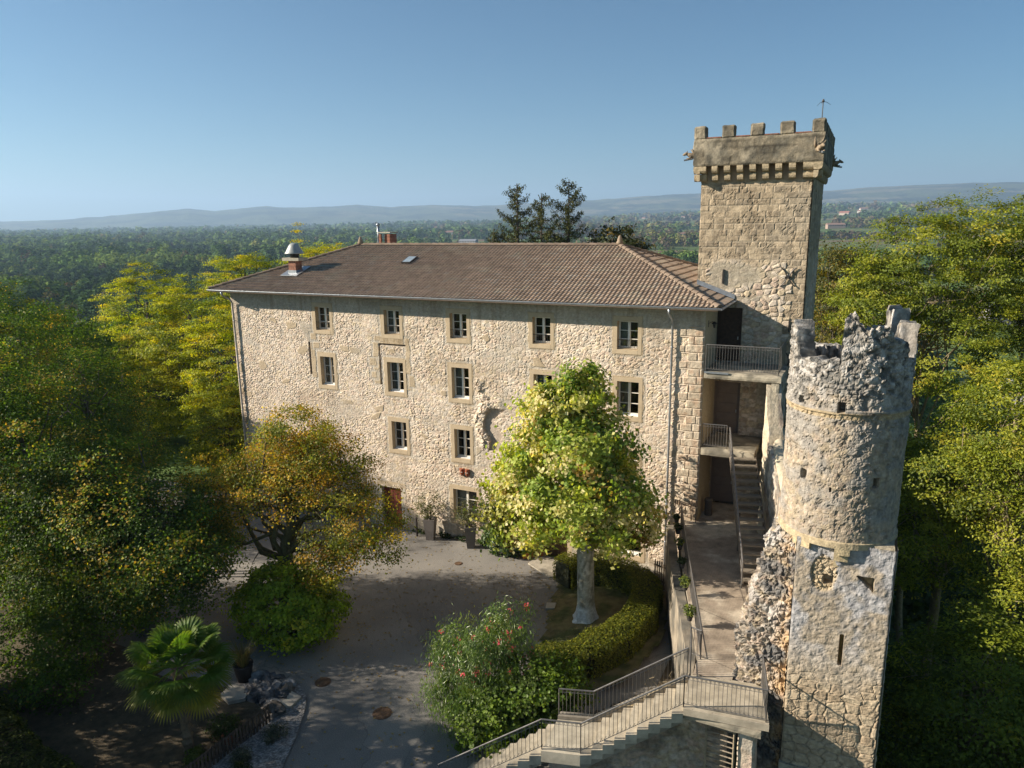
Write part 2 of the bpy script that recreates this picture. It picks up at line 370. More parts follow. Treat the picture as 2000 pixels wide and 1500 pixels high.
def crown(name, parent, blobs, nclump, per, leaf, wid, clump_r, cols, weights, seed, mat=None, shell=.5, flat=.6, rough=.35, up=.7, jit=.28, tipcols=None, droop=None):
    rg = np.random.default_rng(seed)
    P, out, k, cc, r = crown_pts(blobs, nclump, per, clump_r, rg, shell, flat, rough, seed)
    Nn = out * 1.0 + np.array([0, 0, up * .65]) + rg.normal(size=P.shape) * .55
    V, F = leafquads(P, Nn, leaf * (.86 if nclump > 400 else 1), wid, rg, droop); nclump = len(cc)
    w = np.array(weights, float); w /= w.sum()
    ci = rg.choice(len(cols), nclump, p=w)
    mixk = rg.uniform(size=len(P)) < .18
    li = np.where(mixk, rg.choice(len(cols), len(P), p=w), ci[k])
    c = np.array(cols, float)[li]
    if tipcols is not None:     # autumn tip colours, weighted to crown tops to paint the lit side
        tn = sstep(.50, .66, fbm(cc[:, 0] * .45, cc[:, 1] * .45, cc[:, 2] * .45, seed=seed + 5, o=2)) * np.clip((r - .7) * 4, 0, 1) * np.clip(.4 + .9 * (cc[:, 2] - cc[:, 2].mean()) / (np.ptp(cc[:, 2]) * .5), 0, 1)
        tipm = rg.uniform(size=len(P)) < (.75 * tn[k] + .02)
        tc_ = np.array(tipcols, float)[rg.integers(0, len(tipcols), len(P))]; c = np.where(tipm[:, None], tc_, c)
    c = c * rg.uniform(1 - jit, 1 + jit, len(P))[:, None]
    return mk(name, V, F, mat or M_leaf, parent, np.repeat(c, 4, 0)), cc
def wood(name, parent, base, top, r0, r1, limbs, col=(0.09, 0.075, 0.055), seed=0, nl=None, mat=None, flare=1.0, wig=.25, start=.45):
    """tapered trunk with limbs reaching to points"""
    rg = np.random.default_rng(seed); mb = MB()
    base = np.array(base, float); top = np.array(top, float); n = 9
    T = np.linspace(0, 1, n)[:, None]; P = base + (top - base) * T; P[1:-1] += rg.normal(size=(n - 2, 3)) * np.array([1, 1, .2]) * r0 * wig
    R = r0 + (r1 - r0) * T[:, 0]; R[0] *= 1.0 + .8 * flare; R[1] *= 1 + .12 * flare
    mb.tube(P, R, 10)
    for L_ in limbs:
        L_ = np.array(L_, float); t0 = rg.uniform(start, .98); i = t0 * (n - 1); s = P[int(i)] + (P[min(int(i) + 1, n - 1)] - P[int(i)]) * (i - int(i))
        m_ = 6; tt = np.linspace(0, 1, m_)[:, None]; mid = (s + L_) / 2 + np.array([0, 0, np.linalg.norm(L_ - s) * .12]); Q = (1 - tt) ** 2 * s + 2 * tt * (1 - tt) * mid + tt ** 2 * L_
        Q[1:-1] += rg.normal(size=(m_ - 2, 3)) * .05 * np.linalg.norm(L_ - s)
        rb = (r0 + (r1 - r0) * t0) * .45
        mb.tube(Q, np.linspace(rb, max(.012, rb * .18), m_), 6)
        for q in range(2):
            j = rg.integers(2, m_ - 1); e2 = Q[j] + np.clip(rg.normal(size=3), -1.3, 1.3) * .16 * np.linalg.norm(L_ - s)
            mb.tube([Q[j], (Q[j] + e2) / 2 + rg.normal(size=3) * .06, e2], [rb * .35, rb * .2, .01], 4)
    c = np.array(col)
    for i_ in range(len(mb.c)): mb.c[i_][:] = c
    return mb.build(name, mat or M_bark, parent, True)
def tree(name, label, cat, base, blobs, nclump, per, leaf, wid, clump_r, cols, weights, seed, r0=.25, group=None, trunk_col=(0.09, 0.075, 0.055), nlimb=16, fork=None, **kw):
    base = (base[0], base[1], base[2] if len(base) > 2 else float(terrain(base[0], base[1])))
    t_ = thing(name, label, cat, base, group)
    cr, cc = crown("crown", t_, blobs, nclump, per, leaf, wid, clump_r, cols, weights, seed, **kw)
    b0 = np.array(blobs[0][:3]); tp = fork if fork is not None else (b0[0], b0[1], b0[2] + blobs[0][5] * .35)
    rg = np.random.default_rng(seed + 99); pick = cc[rg.choice(len(cc), min(nlimb, len(cc)), replace=False)]
    wood("trunk", t_, (base[0], base[1], base[2] - .15), tp, r0, r0 * .3, pick, trunk_col, seed)
    return t_
G_dark = [(0.030, 0.048, 0.018), (0.045, 0.065, 0.022), (0.022, 0.036, 0.015), (0.075, 0.070, 0.020)]
G_yel = [(0.16, 0.20, 0.018), (0.11, 0.155, 0.018), (0.22, 0.21, 0.02), (0.07, 0.10, 0.015)]
G_mid = [(0.085, 0.125, 0.024), (0.12, 0.155, 0.03), (0.05, 0.08, 0.018), (0.15, 0.17, 0.03)]
HOUSES = [(-1091, 1878, 26, 0, "long pale walled barn with brown roof above the left half of the ridge"), (-1703, 2807, 22, 0, "tiny white house among trees left of the long pale barn"), (-2013, 2268, 26, 0, "white house catching the sun above the left hip of the roof"), (-1923, 2050, 20, 1, "reddish house beside the sunlit white one above the left hip"), (-2289, 2165, 24, 1, "pale red roofed farm in the valley straight above the left eave"), (-811, 3720, 26, 0, "bright white farmhouse in front of the brown field beside the square tower"), (-318, 1520, 14, 0, "white gabled house at the field edge left of the square tower"), (-692, 2508, 16, 0, "small white house right of the walnut treetop"), (-1123, 4094, 20, 1, "faint pale house below the hills between spruces and tower"), (0, 3875, 34, 0, "white shed at the foot of the hills right of the tower"), (-3, 3411, 30, 0, "lower white house right of the tower, in front of the white shed"), (-62, 4147, 24, 1, "pale house farthest off right of the tower"), (-40, 1887, 40, 2, "long low brown roofed barn right of the square tower"), (-58, 3109, 36, 1, "red roofed farm behind the long brown barn"), (-616, 1139, 32, 3, "long low grey shed roof showing just above the ridge"), (84.7, 300, 18, 3, "pale grey roofed building by the lawn seen through the ash branches"), (64.8, 148.9, 7, 3, "grey roofed house glimpsed between the ash trunks at the right edge")]
#@@FOREST
# far wood in the valley: every tree a cluster of leafy facets, coarser with distance
def far_forest():
    rg = np.random.default_rng(3); VV = []; FF = []; CC = []; n0 = 0
    for d0, d1, sp, nq, rs in ((150, 420, 8.5, 130, 4.6), (420, 850, 9.5, 150, 5.2), (850, 1600, 13, 60, 7.0), (1600, 3200, 19, 20, 9.0), (3200, 6300, 30, 9, 12.0)):
        azr = (rad(67), rad(158)); area = .5 * (azr[1] - azr[0]) * (d1 ** 2 - d0 ** 2); n = int(area / sp ** 2)
        d = np.sqrt(rg.uniform(d0 ** 2, d1 ** 2, n)); a = rg.uniform(*azr, n)
        x = CAM[0] + d * np.cos(a); y = CAM[1] + d * np.sin(a); azd = np.degrees(a)
        # clearings and fields, more of them to the right
        f = fbm(x / 260, y / 150, seed=41, o=3); thr = np.interp(azd, [75, 100, 118, 130, 160], [.50, .50, .55, .66, .72]); thr = thr + np.where(d < 420, .1, np.where(d > 1200, -.085, 0))
        keep = (f < thr)
        for hx, hy, hw, _k, _l in HOUSES:
            dh = math.hypot(hx - CAM[0], hy - CAM[1]); ux, uy = (hx - CAM[0]) / dh, (hy - CAM[1]) / dh; al = (x - hx) * ux + (y - hy) * uy; ac = np.abs(-(x - hx) * uy + (y - hy) * ux)
            keep &= ~((ac < hw * .8 + 6) & (al > -max(40, dh * .13)) & (al < hw))
        keep &= ~((x > 50) & (x < 110) & (y > 130) & (y < 330))
        row = fbm(x / 500, y / 500, seed=77, o=2)
        x, y, d, azd, row = x[keep], y[keep], d[keep], azd[keep], row[keep]; n = len(x)
        kind = fbm(x / 150, y / 75, seed=55, o=3); stand = fbm(x / 210, y / 60, seed=56, o=2)
        R = rs * rg.uniform(.6, 1.25, n) * np.where(kind < .42, .75, 1); Hh = R * rg.uniform(.85, 1.2, n) * np.where(kind < .42, 1.4, 1) * (.55 + 1.0 * sstep(.3, .7, stand))
        z = terrain(x, y) + Hh * .55
        k = np.repeat(np.arange(n), nq)
        v = rg.normal(size=(len(k), 3)); v /= np.linalg.norm(v, axis=1)[:, None]; v[:, 2] = np.abs(v[:, 2]) * np.where(rg.uniform(size=len(k)) < .8, 1, -1)
        rr_ = rg.uniform(.72, 1.08, len(k))[:, None]
        C = np.stack([x[k], y[k], z[k]], 1) + v * np.stack([R[k], R[k], Hh[k]], 1) * rr_
        Nn = v + rg.normal(size=v.shape) * .45 + np.array([0, 0, .3])
        V, F = leafquads(C, Nn, 1.0, 1.0, rg)
        ctr = np.repeat(C, 4, 0); V = ctr + (V - ctr) * np.repeat(R[k] * (2.9 / math.sqrt(nq) + .07), 4)[:, None] * 1.25
        pal = 1.55 * np.array([(0.030, 0.052, 0.022), (0.045, 0.075, 0.026), (0.060, 0.095, 0.026), (0.085, 0.115, 0.03), (0.085, 0.075, 0.035), (0.075, 0.058, 0.038), (0.10, 0.10, 0.03)])
        wcold = np.clip((kind - .3) * 2.2, 0, .99)
        pi = np.where(rg.uniform(size=n) < .10, rg.integers(0, 7, n), (wcold * 4).astype(int))
        br = (azd < 122) & (row > .47) & (d > 600); pi = np.where(br & (rg.uniform(size=n) < .75), rg.choice([4, 5, 5, 6], n), pi)
        c = pal[pi][k] * rg.uniform(.8, 1.2, len(k))[:, None] * rg.uniform(.78, 1.22, n)[k][:, None] * (.45 + 1.1 * stand[k][:, None])
        VV.append(V); FF.append(F + n0); CC.append(np.repeat(c, 4, 0)); n0 += len(V)
    o = mk("valley_woodland", np.concatenate(VV), np.concatenate(FF), M_far, col=np.concatenate(CC)); o['kind'] = 'stuff'
    o['label'] = "wooded valley floor with brown orchards stretching to the hills"
far_forest()
#@@HAZE
mh = bpy.data.materials.new("haze_air"); mh.use_nodes = True; t = mh.node_tree; t.nodes.clear()
vo = t.nodes.new("ShaderNodeVolumePrincipled"); oo = t.nodes.new("ShaderNodeOutputMaterial"); t.links.new(vo.outputs[0], oo.inputs["Volume"])
vo.inputs["Color"].default_value = (0.50, 0.72, 1.0, 1); vo.inputs["Density"].default_value = 0.00012; vo.inputs["Anisotropy"].default_value = 0.2
hz = MB().box((-15000, -4000, -60), (15000, 16500, 700)).build("haze", mh); hz['kind'] = 'stuff'
#@@CASTLE
# ================================================================== the castle
C_mort = np.array((0.66, 0.565, 0.45)); C_st = np.array([(0.58, 0.475, 0.36), (0.55, 0.42, 0.32), (0.48, 0.42, 0.34), (0.57, 0.46, 0.31), (0.64, 0.54, 0.43), (0.46, 0.36, 0.26)])
C_tan = np.array((0.45, 0.355, 0.235))
def stonecol(cid, pal=C_st):
    i = np.clip((cid * 997 % 1 * len(pal)).astype(int), 0, len(pal) - 1); return pal[i] * (0.85 + .3 * (cid * 31 % 1))[..., None]
building = thing("main_building", "long four storey rubble stone castle wing with brown hipped tile roof", "building", (14, 5.5, -1))

# windows: x0,x1,z0,z1,kind
WIN = [(6.39, 7.39, 10.06, 11.37, 'b'), (11.05, 12.04, 10.06, 11.37, 'b'), (15.13, 16.11, 10.06, 11.37, 'b'), (19.76, 20.70, 10.06, 11.37, 'b'), (24.02, 25.0, 10.06, 11.37, 'b'),
       (6.52, 7.46, 6.90, 8.56, 'c'), (11.11, 12.14, 6.90, 8.56, 'c'), (15.14, 16.16, 6.90, 8.56, 'c'), (19.80, 20.78, 6.90, 8.56, 'c'), (24.06, 25.1, 6.90, 8.56, 'c'),
       (11.21, 12.17, 3.64, 5.25, 'n'), (15.19, 16.13, 3.64, 5.25, 'n'), (19.8, 20.8, 3.64, 5.25, 'n'), (24.1, 25.1, 3.64, 5.25, 'n'),
       (15.01, 16.45, 0.15, 1.89, 'w'), (23.85, 25.4, -0.08, 1.25, 'w')]
DOORS = [(10.3, 11.62, -1.0, 1.35), (20.3, 21.6, -1.0, 1.25)]
DR = []     # dressed stone areas x0,x1,z0,z1
for (a, b_, c, d, k) in WIN:
    DR += [(a - .24, b_ + .24, c - .26, d + .27)]
DR += [(10.35, 12.5, 9.55, 9.95), (10.25, 10.58, 7.3, 9.6), (10.05, 10.4, 7.6, 7.95), (9.95, 10.4, 8.3, 8.7), (12.35, 12.62, 7.1, 9.9), (12.5, 12.85, 7.3, 7.9), (5.88, 6.2, 7.3, 9.3), (6.1, 6.5, 9.0, 9.35), (5.95, 6.35, 9.5, 9.85)]
CUT = [(10.60, 12.35, 9.44, 9.55), (10.60, 10.72, 7.25, 9.5), (5.74, 5.86, 7.45, 9.35)]
def facade(u, v):
    sc_ = sstep(9, 14, u + 1.5 * fbm(u * .4, v * .4, seed=4))
    h1, id1, m1 = rubble(u, v, .165, .105, 11); h2, id2, m2 = rubble(u, v, .20, .14, 12)
    h = h1 * (1 - sc_) + h2 * sc_; cid = np.where(sc_ < .5, id1, id2); mm = np.where(sc_ < .5, m1, m2)
    prot = sstep(.25, .6, fbm(u * .7, v * .7, seed=61, o=3))
    c = mixc(C_mort, stonecol(cid), mm * .85)
    hh = 0.006 + h * (0.030 + .038 * prot) * np.where(cid > .15, .55, .15) + .012 * fbm(u * 6, v * 6, seed=14, o=3)
    big = rubble(u, v, .62, .36, 15); bm = (big[1] > .965) & (big[2] > .8)
    hh = np.where(bm, .035 + .012 * fbm(u * 6, v * 6, seed=1, o=2), hh); c = np.where(bm[..., None], C_tan * .95 + .04 * (big[1][..., None] * 7 % 1 - .5), c)
    # mortared bands and patches
    pl = np.maximum(sstep(11.15, 11.5, v + .35 * fbm(u * 1.1, v * 1.1, seed=7, o=3)), sstep(.66, .76, fbm(u * .55 + 3, v * .55, seed=33, o=3)) * .6)
    pl = np.maximum(pl, ((u > 5.2) & (u < 6.15) & (v > 9.35) & (v < 10.4) & (v > 10.4 - (u - 5.0) * 1.3)) * 1.)
    pl = np.maximum(pl, sstep(.35, .0, v + .6 * fbm(u, v, seed=3, o=2)))
    lc = mixc((0.42, 0.375, 0.30), (0.33, 0.29, 0.23), fbm(u * 3, v * 3, seed=90, o=3))
    c = mixc(c, lc, pl * (1 - .35 * (mm > .5))); hh = hh * (1 - .72 * pl) + .018 * pl
    # quoins at the right corner
    qh, qid = courses(u, v, .75, .36, 71, .035); q = (u > 26.95 + .35 * (np.floor(v / .36) % 2)) & (v < 11.3) & (v > -2)
    qc = mixc((0.48, 0.40, 0.295), (0.47, 0.345, 0.24), sstep(.45, .7, fbm(u * 4, v * 4, seed=72, o=3)))
    hh = np.where(q, .01 + .05 * qh + .03 * fbm(u * 7, v * 7, seed=8, o=3) * qh, hh); c = np.where(q[..., None], mixc(C_mort, qc, qh), c)
    # torn scar of a lost wall with a niche beside it
    sx = 17.0 + .18 * np.sin(v * 3) + .25 * (fbm(v * 1.5, v * 0, seed=6) - .5)
    nz = (u > sx + .12) & (u < sx + .85 + .05 * np.round(3 * np.sin(v * 5))) & (v > 4.3) & (v < 6.6); hh = np.where(nz, -.13 + .03 * fbm(u * 6, v * 6, seed=16), hh); c = np.where(nz[..., None], np.array((0.42, 0.35, 0.28)), c)
    sr = sstep(.42, .0, np.abs(u - sx + .12)) * sstep(8.3, 7.7, v) * sstep(4.2, 4.7, v); hh = hh + sr * (.03 + .15 * sstep(0, .3, rubble(u, v, .34, .26, 18)[0]) * rubble(u, v, .34, .26, 18)[1])
    lg = sstep(.35, .1, np.abs(v - 6.72 - .1 * np.sin(u * 4))) * (u > sx) * sstep(18.3, 17.9, u); hh = hh + .06 * lg
    for (a, b_, cc, d) in DR:
        k = (u > a + .02 * np.sin(v * 9)) & (u < b_ + .03 * np.sin(v * 7)) & (v > cc) & (v < d)
        fc, fid = courses(u, v, .5, .42, 5, .02)
        hh = np.where(k, .026 - .008 * (1 - fc), hh); c = np.where(k[..., None], C_tan * (.93 + .14 * fid[..., None]) * (.85 + .15 * fc[..., None]), c)
        # pale mortar halo where the surround was let in
        kk = (~k) & (u > a - .14) & (u < b_ + .14) & (v > cc - .12) & (v < d + .1); hh = np.where(kk, hh * .55, hh); c = np.where(kk[..., None], mixc(c, (0.44, .40, .33), .6), c)
    stn = sstep(.5, .8, fbm(u * 7, v * .35, seed=19, o=3)) * sstep(3.4, 0, 12 - v) * .28
    for (a, b_, cc, d, _k) in WIN: stn = np.maximum(stn, (np.abs(u - (a + b_) / 2) < (b_ - a) / 2 + .1) * (v < cc - .2) * sstep(1.6, 0, cc - .2 - v) * (.15 + .5 * sstep(.4, .7, fbm(u * 9, v * .5, seed=29, o=2))) * .55)
    stn = np.maximum(stn, sstep(.55, .75, fbm(u * .35, v * .5, seed=39, o=3)) * .22)
    c = c * (1 - stn[..., None] * np.array((.75, .85, 1.0)))
    for (a, b_, cc, d) in CUT:
        k = (u > a) & (u < b_) & (v > cc) & (v < d); hh = np.where(k, -.09, hh); c = np.where(k[..., None], np.array((0.10, .07, .05)), c)
    e = np.minimum(u, 28 - u); hh = hh * sstep(0, .08, e)
    return hh, c
holes = [w[:4] for w in WIN] + DOORS
relief("wall", M_wall, building, (0, 0, 0), (1, 0, 0), (0, 0, 1), (0, -1, 0), np.arange(0, 28.001, .04), np.arange(-1.6, 12.21, .04), facade, holes)
def plainwall(u, v):
    h, cid, mm = rubble(u, v, .3, .2, 23); c = mixc(C_mort, stonecol(cid), mm * .8); return .04 * h * sstep(0, .2, np.minimum(u, 40 - u)), c
relief("wall", M_wall, building, (0, 11.08, 0), (0, -1, 0), (0, 0, 1), (-1, 0, 0), np.arange(0, 11.09, .12), np.arange(-6, 12.21, .12), plainwall)
relief("wall", M_wall, building, (28, 11.08, 0), (-1, 0, 0), (0, 0, 1), (0, 1, 0), np.arange(0, 28.01, .2), np.arange(-6, 12.21, .2), plainwall)
def sidecol(u, v):
    h = .012 * fbm(u * 12, v * 12, seed=3, o=3); return h, mixc((0.46, 0.385, 0.25), (0.40, 0.32, 0.21), fbm(u * 2, v * 2, seed=4, o=3))
relief("wall", M_wall, building, (28, 0, 0), (0, 1, 0), (0, 0, 1), (1, 0, 0), np.arange(0, 2.76, .05), np.arange(2.2, 12.21, .05), sidecol)

def window(a, b_, c, d, kind, i):
    yf = .26
    sur = MB(); t_ = .24
    # reveals and a proud surround frame, butted end to end
    o_ = -.034
    for (x0, x1, z0, z1) in ((a - t_ + .06, a, c - .2, d + .2), (b_, b_ + t_ - .06, c - .2, d + .2)): sur.box((x0, o_, z0), (x1, yf + .12, z1), C_tan)
    sur.box((a, o_, d), (b_, yf + .12, d + .2), C_tan * 1.03)
    sur.box((a, o_ - .004, c - .2), (b_, yf + .12, c), C_tan * 1.06)
    w = MB(); f = .068; fx0, fx1, fz0, fz1 = a, b_, c, d; y0, y1 = yf, yf + .06
    w.box((fx0, y0, fz0), (fx0 + f, y1, fz1)); w.box((fx1 - f, y0, fz0), (fx1, y1, fz1)); w.box((fx0 + f, y0, fz1 - f), (fx1 - f, y1, fz1)); w.box((fx0 + f, y0 - .01, fz0), (fx1 - f, y1, fz0 + f * 1.7))
    mx_ = (a + b_) / 2; w.box((mx_ - .058, y0 - .012, fz0 + f * 1.7), (mx_ + .058, y1, fz1 - f))
    rows = 3 if kind != 'w' or i == 14 else 2
    for r in range(1, rows):
        z = fz0 + f + (fz1 - fz0 - 2 * f) * r / rows
        for s0, s1 in ((fx0 + f, mx_ - .058), (mx_ + .058, fx1 - f)): w.box((s0, y0 + .008, z - .014), (s1, y1 - .008, z + .014))
    wo = w.build("window", M_frame, building)
    sur.build("surround", M_dress, wo)
    MB().box((a, yf + .075, c), (b_, yf + .082, d)).build("pane", M_glass, wo)
    MB().box((a + .01, yf - .16, c + .001), (b_ - .01, yf - .001, c + .03), (.75, .73, .70) if kind != 'b' else tuple(C_tan * 1.1)).build("sill", M_paintw, wo)
    if kind in 'cw' or i in (1, 4):
        cu = MB(); n = 12
        cu_side = [(a + .05, mx_ - .1)] if kind == 'w' else [(a + .05, mx_ - .02), (b_ - .16, b_ - .03)]
        for s0, s1 in cu_side:
            xs = np.linspace(s0, s1, n); V = [(x, yf + .16 + .018 * (j % 2), z) for z in (c, d) for j, x in enumerate(xs)]
            cu.add(V, [(j, j + 1, j + 1 + n, j + n) for j in range(n - 1)], (.42, .39, .34))
        cu.build("curtain", M_paintw, wo)
    if kind == 'b':
        r = MB(); y = .03
        for z in (c + .10, c + .45): r.tube([(a, y, z), (b_, y, z)], .013, 4)
        for j in range(8): x = a + (b_ - a) * (j + .5) / 8; r.tube([(x, y, c + .1), (x, y, c + .45)], .007, 4, cap=False)
        for j in range(3): x = a + (b_ - a) * (j + 1) / 4; r.tube([(x + .04 * math.cos(q), y, c + .37 + .04 * math.sin(q)) for q in np.linspace(0, 6.28, 8)], .006, 3, cap=False)
        r.build("guard_rail", M_irond, wo)
for i, w in enumerate(WIN): window(*w, i)
# dark sheet behind the panes, its colour standing in for unlit rooms
MB().box((.2, 1.2, -1.5), (27.6, 1.3, 12.1), (.05, .045, .04)).build("dark_backing", M_paintw, building)
# doors of the courtyard
dm = MB(); dm.box((10.3, .2, -1), (11.62, .26, 1.35), (.16, .045, .03)); dm.box((10.36, .185, -1), (10.9, .2, 1.3), (.20, .055, .035)); dm.box((10.98, .185, -1), (11.56, .2, 1.3), (.20, .055, .035))
d1 = dm.build("door", M_paintw, building); MB().box((11.40, .14, -.05), (11.46, .185, .08)).build("handle", M_irond, d1)
sj = MB(); sj.box((11.62, -.03, -1.1), (11.9, .3, 1.4), (.50, .45, .36)); sj.box((10.02, -.03, -1.1), (10.3, .3, 1.4), (.50, .45, .36)); sj.box((10.02, -.03, 1.4), (11.9, .3, 1.68), tuple(C_tan)); sj.build("surround", M_dress, d1)
dm = MB(); dm.box((20.36, .22, -1), (21.54, .27, 1.2), (.10, .06, .03))
d2 = dm.build("door", M_paintw, building)
lf = MB(); lf.obox((20.3, -.06, -.98), (-.78, -.72, 0), (-.03, .035, 0), (0, 0, 2.0), (.50, .20, .05)); lf.obox((19.52, -.78, -.98), (-.035, -.03, 0), (-.03, .035, 0), (0, 0, 2.0), (.62, .26, .06))
for k in range(3): lf.obox((20.2, -.18, -.85 + k * .66), (-.6, -.552, 0), (.012, -.013, 0), (0, 0, .08), (.40, .15, .04))
lf.build("open_leaf", M_paintw, d2)
sj = MB(); sj.box((21.6, -.03, -1.1), (21.85, .3, 1.25), tuple(C_tan)); sj.box((20.05, -.03, -1.1), (20.3, .3, 1.25), tuple(C_tan)); sj.box((20.05, -.03, 1.25), (21.85, .3, 1.52), tuple(C_tan)); sj.build("surround", M_dress, d2)
# two small pottery half pots set on the wall
for k in range(2):
    x = 15.62 + k * .33; p_ = MB(); p_.lathe(x, -.07, [(.05, 2.72), (.11, 2.82), (.135, 2.98), (.12, 3.08), (.14, 3.12), (.10, 3.12)], 12, (.30, .10, .05))
    for q in range(3): p_.lathe(x - .06 + .06 * q, -.195, [(.012, 2.93), (.02, 2.95), (.012, 2.97)], 5, (.75, .7, .6))
    o = p_.build("wall_pot", M_paintw, None, True); tag(o, ("left" if k == 0 else "right") + " one of the two dotted terracotta pots fixed between two middle windows", "wall pot", "terracotta pots on the facade")

# ------------------------------------------------------------------ roof
EA, EB, EYF, EYB, EZ = -.79, 28.70, -.83, 11.92, 12.22
RZ = 14.59; HALF = (EYB - EYF) / 2; PIT = (RZ - EZ) / HALF
def slope(name, parent, origin, udir, sdir, length, run, tw=.21, crs=.345):
    """tiled slope: u along the eave, s horizontal distance up the slope, hips at 45 degrees"""
    rgl = np.random.default_rng(5); L_ = math.hypot(1, PIT); nc = int(round(run * L_ / crs)); us = np.arange(0, length + .001, tw / 6); O = np.array(origin, float); U = np.array(udir, float); D = np.array(sdir, float)
    nrm = np.cross(U, D + np.array([0, 0, PIT])); nrm /= np.linalg.norm(nrm)
    if nrm[2] < 0: nrm = -nrm
    VV = []; CC = []; FF = []; n0 = 0; nu = len(us); ph = us / tw
    wave = .034 * (np.maximum(0, np.cos(2 * np.pi * ph)) ** .8) - .012 * np.maximum(0, -np.cos(2 * np.pi * ph))
    for r in range(nc):
        s0, s1 = run * r / nc, run * (r + 1) / nc
        tid = np.floor(ph + .5).astype(int); rc = rgl.uniform(size=tid.max() + 2)[tid]
        base = mixc((0.32, 0.24, 0.175), (0.24, 0.18, 0.132), rc); base = mixc(base, (0.30, 0.26, 0.21), (rgl.uniform(size=tid.max() + 2)[tid] > .93) * .6)
        mos = fbm(us * .5, us * 0 + r * .25, seed=6, o=3)[:, None]; base = mixc(base * (0.9 + .2 * mos), (0.33, 0.30, 0.22), sstep(.60, .75, fbm(us * .9, us * 0 + r * .5, seed=16, o=3)) * .35)
        wob = (rgl.uniform(size=tid.max() + 2)[tid] - .5) * .008
        for j, (s, hh) in enumerate(((s0, -.005), (s0 - .02, .042), (s1, .0))):
            x = np.clip(us, min(s, length / 2), max(length - s, length / 2))
            P = O + x[:, None] * U + s * (D + np.array([0, 0, PIT])) + (hh + wob * (j == 1) + (wave if j else wave * .6))[:, None] * nrm
            VV.append(P); CC.append(base)
        i = np.arange(nu - 1)
        for j in (0, 1): FF.append(np.stack([n0 + j * nu + i, n0 + j * nu + i + 1, n0 + (j + 1) * nu + i + 1, n0 + (j + 1) * nu + i], -1))
        n0 += 3 * nu
    return mk(name, np.concatenate(VV), np.concatenate(FF), M_roof, parent, np.concatenate(CC))
roof = MB().prism([(EA + .1, EYF + .1), (EB - .1, EYF + .1), (EB - .1, EYB - .1), (EA + .1, EYB - .1)], EZ - .16, EZ - .03, (.16, .11, .08)).build("roof", M_paintw, building)
slope("tile_slope", roof, (EA, EYF, EZ), (1, 0, 0), (0, 1, 0), EB - EA, HALF)
slope("tile_slope", roof, (EB, EYB, EZ), (-1, 0, 0), (0, -1, 0), EB - EA, HALF)
slope("tile_slope", roof, (EB, EYF, EZ), (0, 1, 0), (-1, 0, 0), EYB - EYF, HALF, .30, .42)
slope("tile_slope", roof, (EA, EYB, EZ), (0, -1, 0), (1, 0, 0), EYB - EYF, HALF)
rt = MB(); rgl = np.random.default_rng(9)
def caps(p, q, r=.125, step=.40):
    p, q = np.array(p, float), np.array(q, float); L_ = np.linalg.norm(q - p); n = int(L_ / step); d = (q - p) / L_
    side = np.cross(d, (0, 0, 1)); side /= np.linalg.norm(side); upv = np.cross(side, d)
    for k in range(n):
        a = p + d * (k * L_ / n - .02); b_ = p + d * ((k + 1) * L_ / n + .03); V = []
        for e_, rr_, lift in ((a, r * 1.16, .02), (b_, r * .96, .0)):
            for j in range(7):
                t_ = math.pi * (j / 6.) ; V.append(e_ + side * rr_ * math.cos(t_) + upv * (rr_ * .8 * math.sin(t_) - .02 + lift))
        c = np.array((0.20, 0.15, 0.11)) * rgl.uniform(.8, 1.15)
        rt.add(V, [(j, j + 1, j + 8, j + 7) for j in range(6)] + [tuple(range(6, -1, -1))], c)
RA, RB, RY = EA + HALF, EB - HALF, (EYF + EYB) / 2
caps((RA, RY, RZ + .03), (RB, RY, RZ + .03))
for e_ in ((EA, EYF), (EA, EYB)): caps((e_[0], e_[1], EZ + .05), (RA, RY, RZ + .03))
for e_ in ((EB, EYF), (EB, EYB)): caps((e_[0], e_[1], EZ + .05), (RB, RY, RZ + .03))
rt.build("ridge_tiles", M_roof, roof)
for x in (RA, RB):
    MB().lathe(x, RY, [(.17, RZ + .05), (.19, RZ + .16), (.13, RZ + .24), (.14, RZ + .30), (.09, RZ + .40), (.075, RZ + .47), (.02, RZ + .52)], 12, (.26, .20, .14)).build("finial", M_roof, roof, True)
# gutters: half round channel
def gutter(p, q, parent, out):
    g = MB(); p, q, out = np.array(p, float), np.array(q, float), np.array(out, float); V = []
    for e_ in (p, q):
        for j in range(9):
            t_ = math.pi * j / 8; V.append(e_ + out * (.075 - .075 * math.cos(t_)) + np.array([0, 0, -.085 * math.sin(t_)]))
        for j in range(8, -1, -1):
            t_ = math.pi * j / 8; V.append(e_ + out * (.075 - .066 * math.cos(t_)) + np.array([0, 0, .004 - .076 * math.sin(t_)]))
    n = 18; g.add(V, [(j, (j + 1) % n, n + (j + 1) % n, n + j) for j in range(n)] + [tuple(range(n)), tuple(range(2 * n - 1, n - 1, -1))])
    g.tube([p + out * .15 + (0, 0, .004), q + out * .15 + (0, 0, .004)], .013, 5)
    d = q - p; L_ = np.linalg.norm(d); n = int(L_ / 1.1)
    for k in range(n): c = p + d * (k + .5) / n; g.box(c + (-.018, -.02, -.0) if abs(d[0]) > abs(d[1]) else c + (-.02, -.018, 0), c + out * .16 + (.018, .02, .03))
    return g.build("gutter", M_zinc, parent)
gutter((EA, EYF - .02, EZ - .02), (EB + .1, EYF - .02, EZ - .02), roof, (0, -1, 0))
gutter((EB + .02, EYF, EZ - .02), (EB + .02, 2.7, EZ - .02), roof, (1, 0, 0))
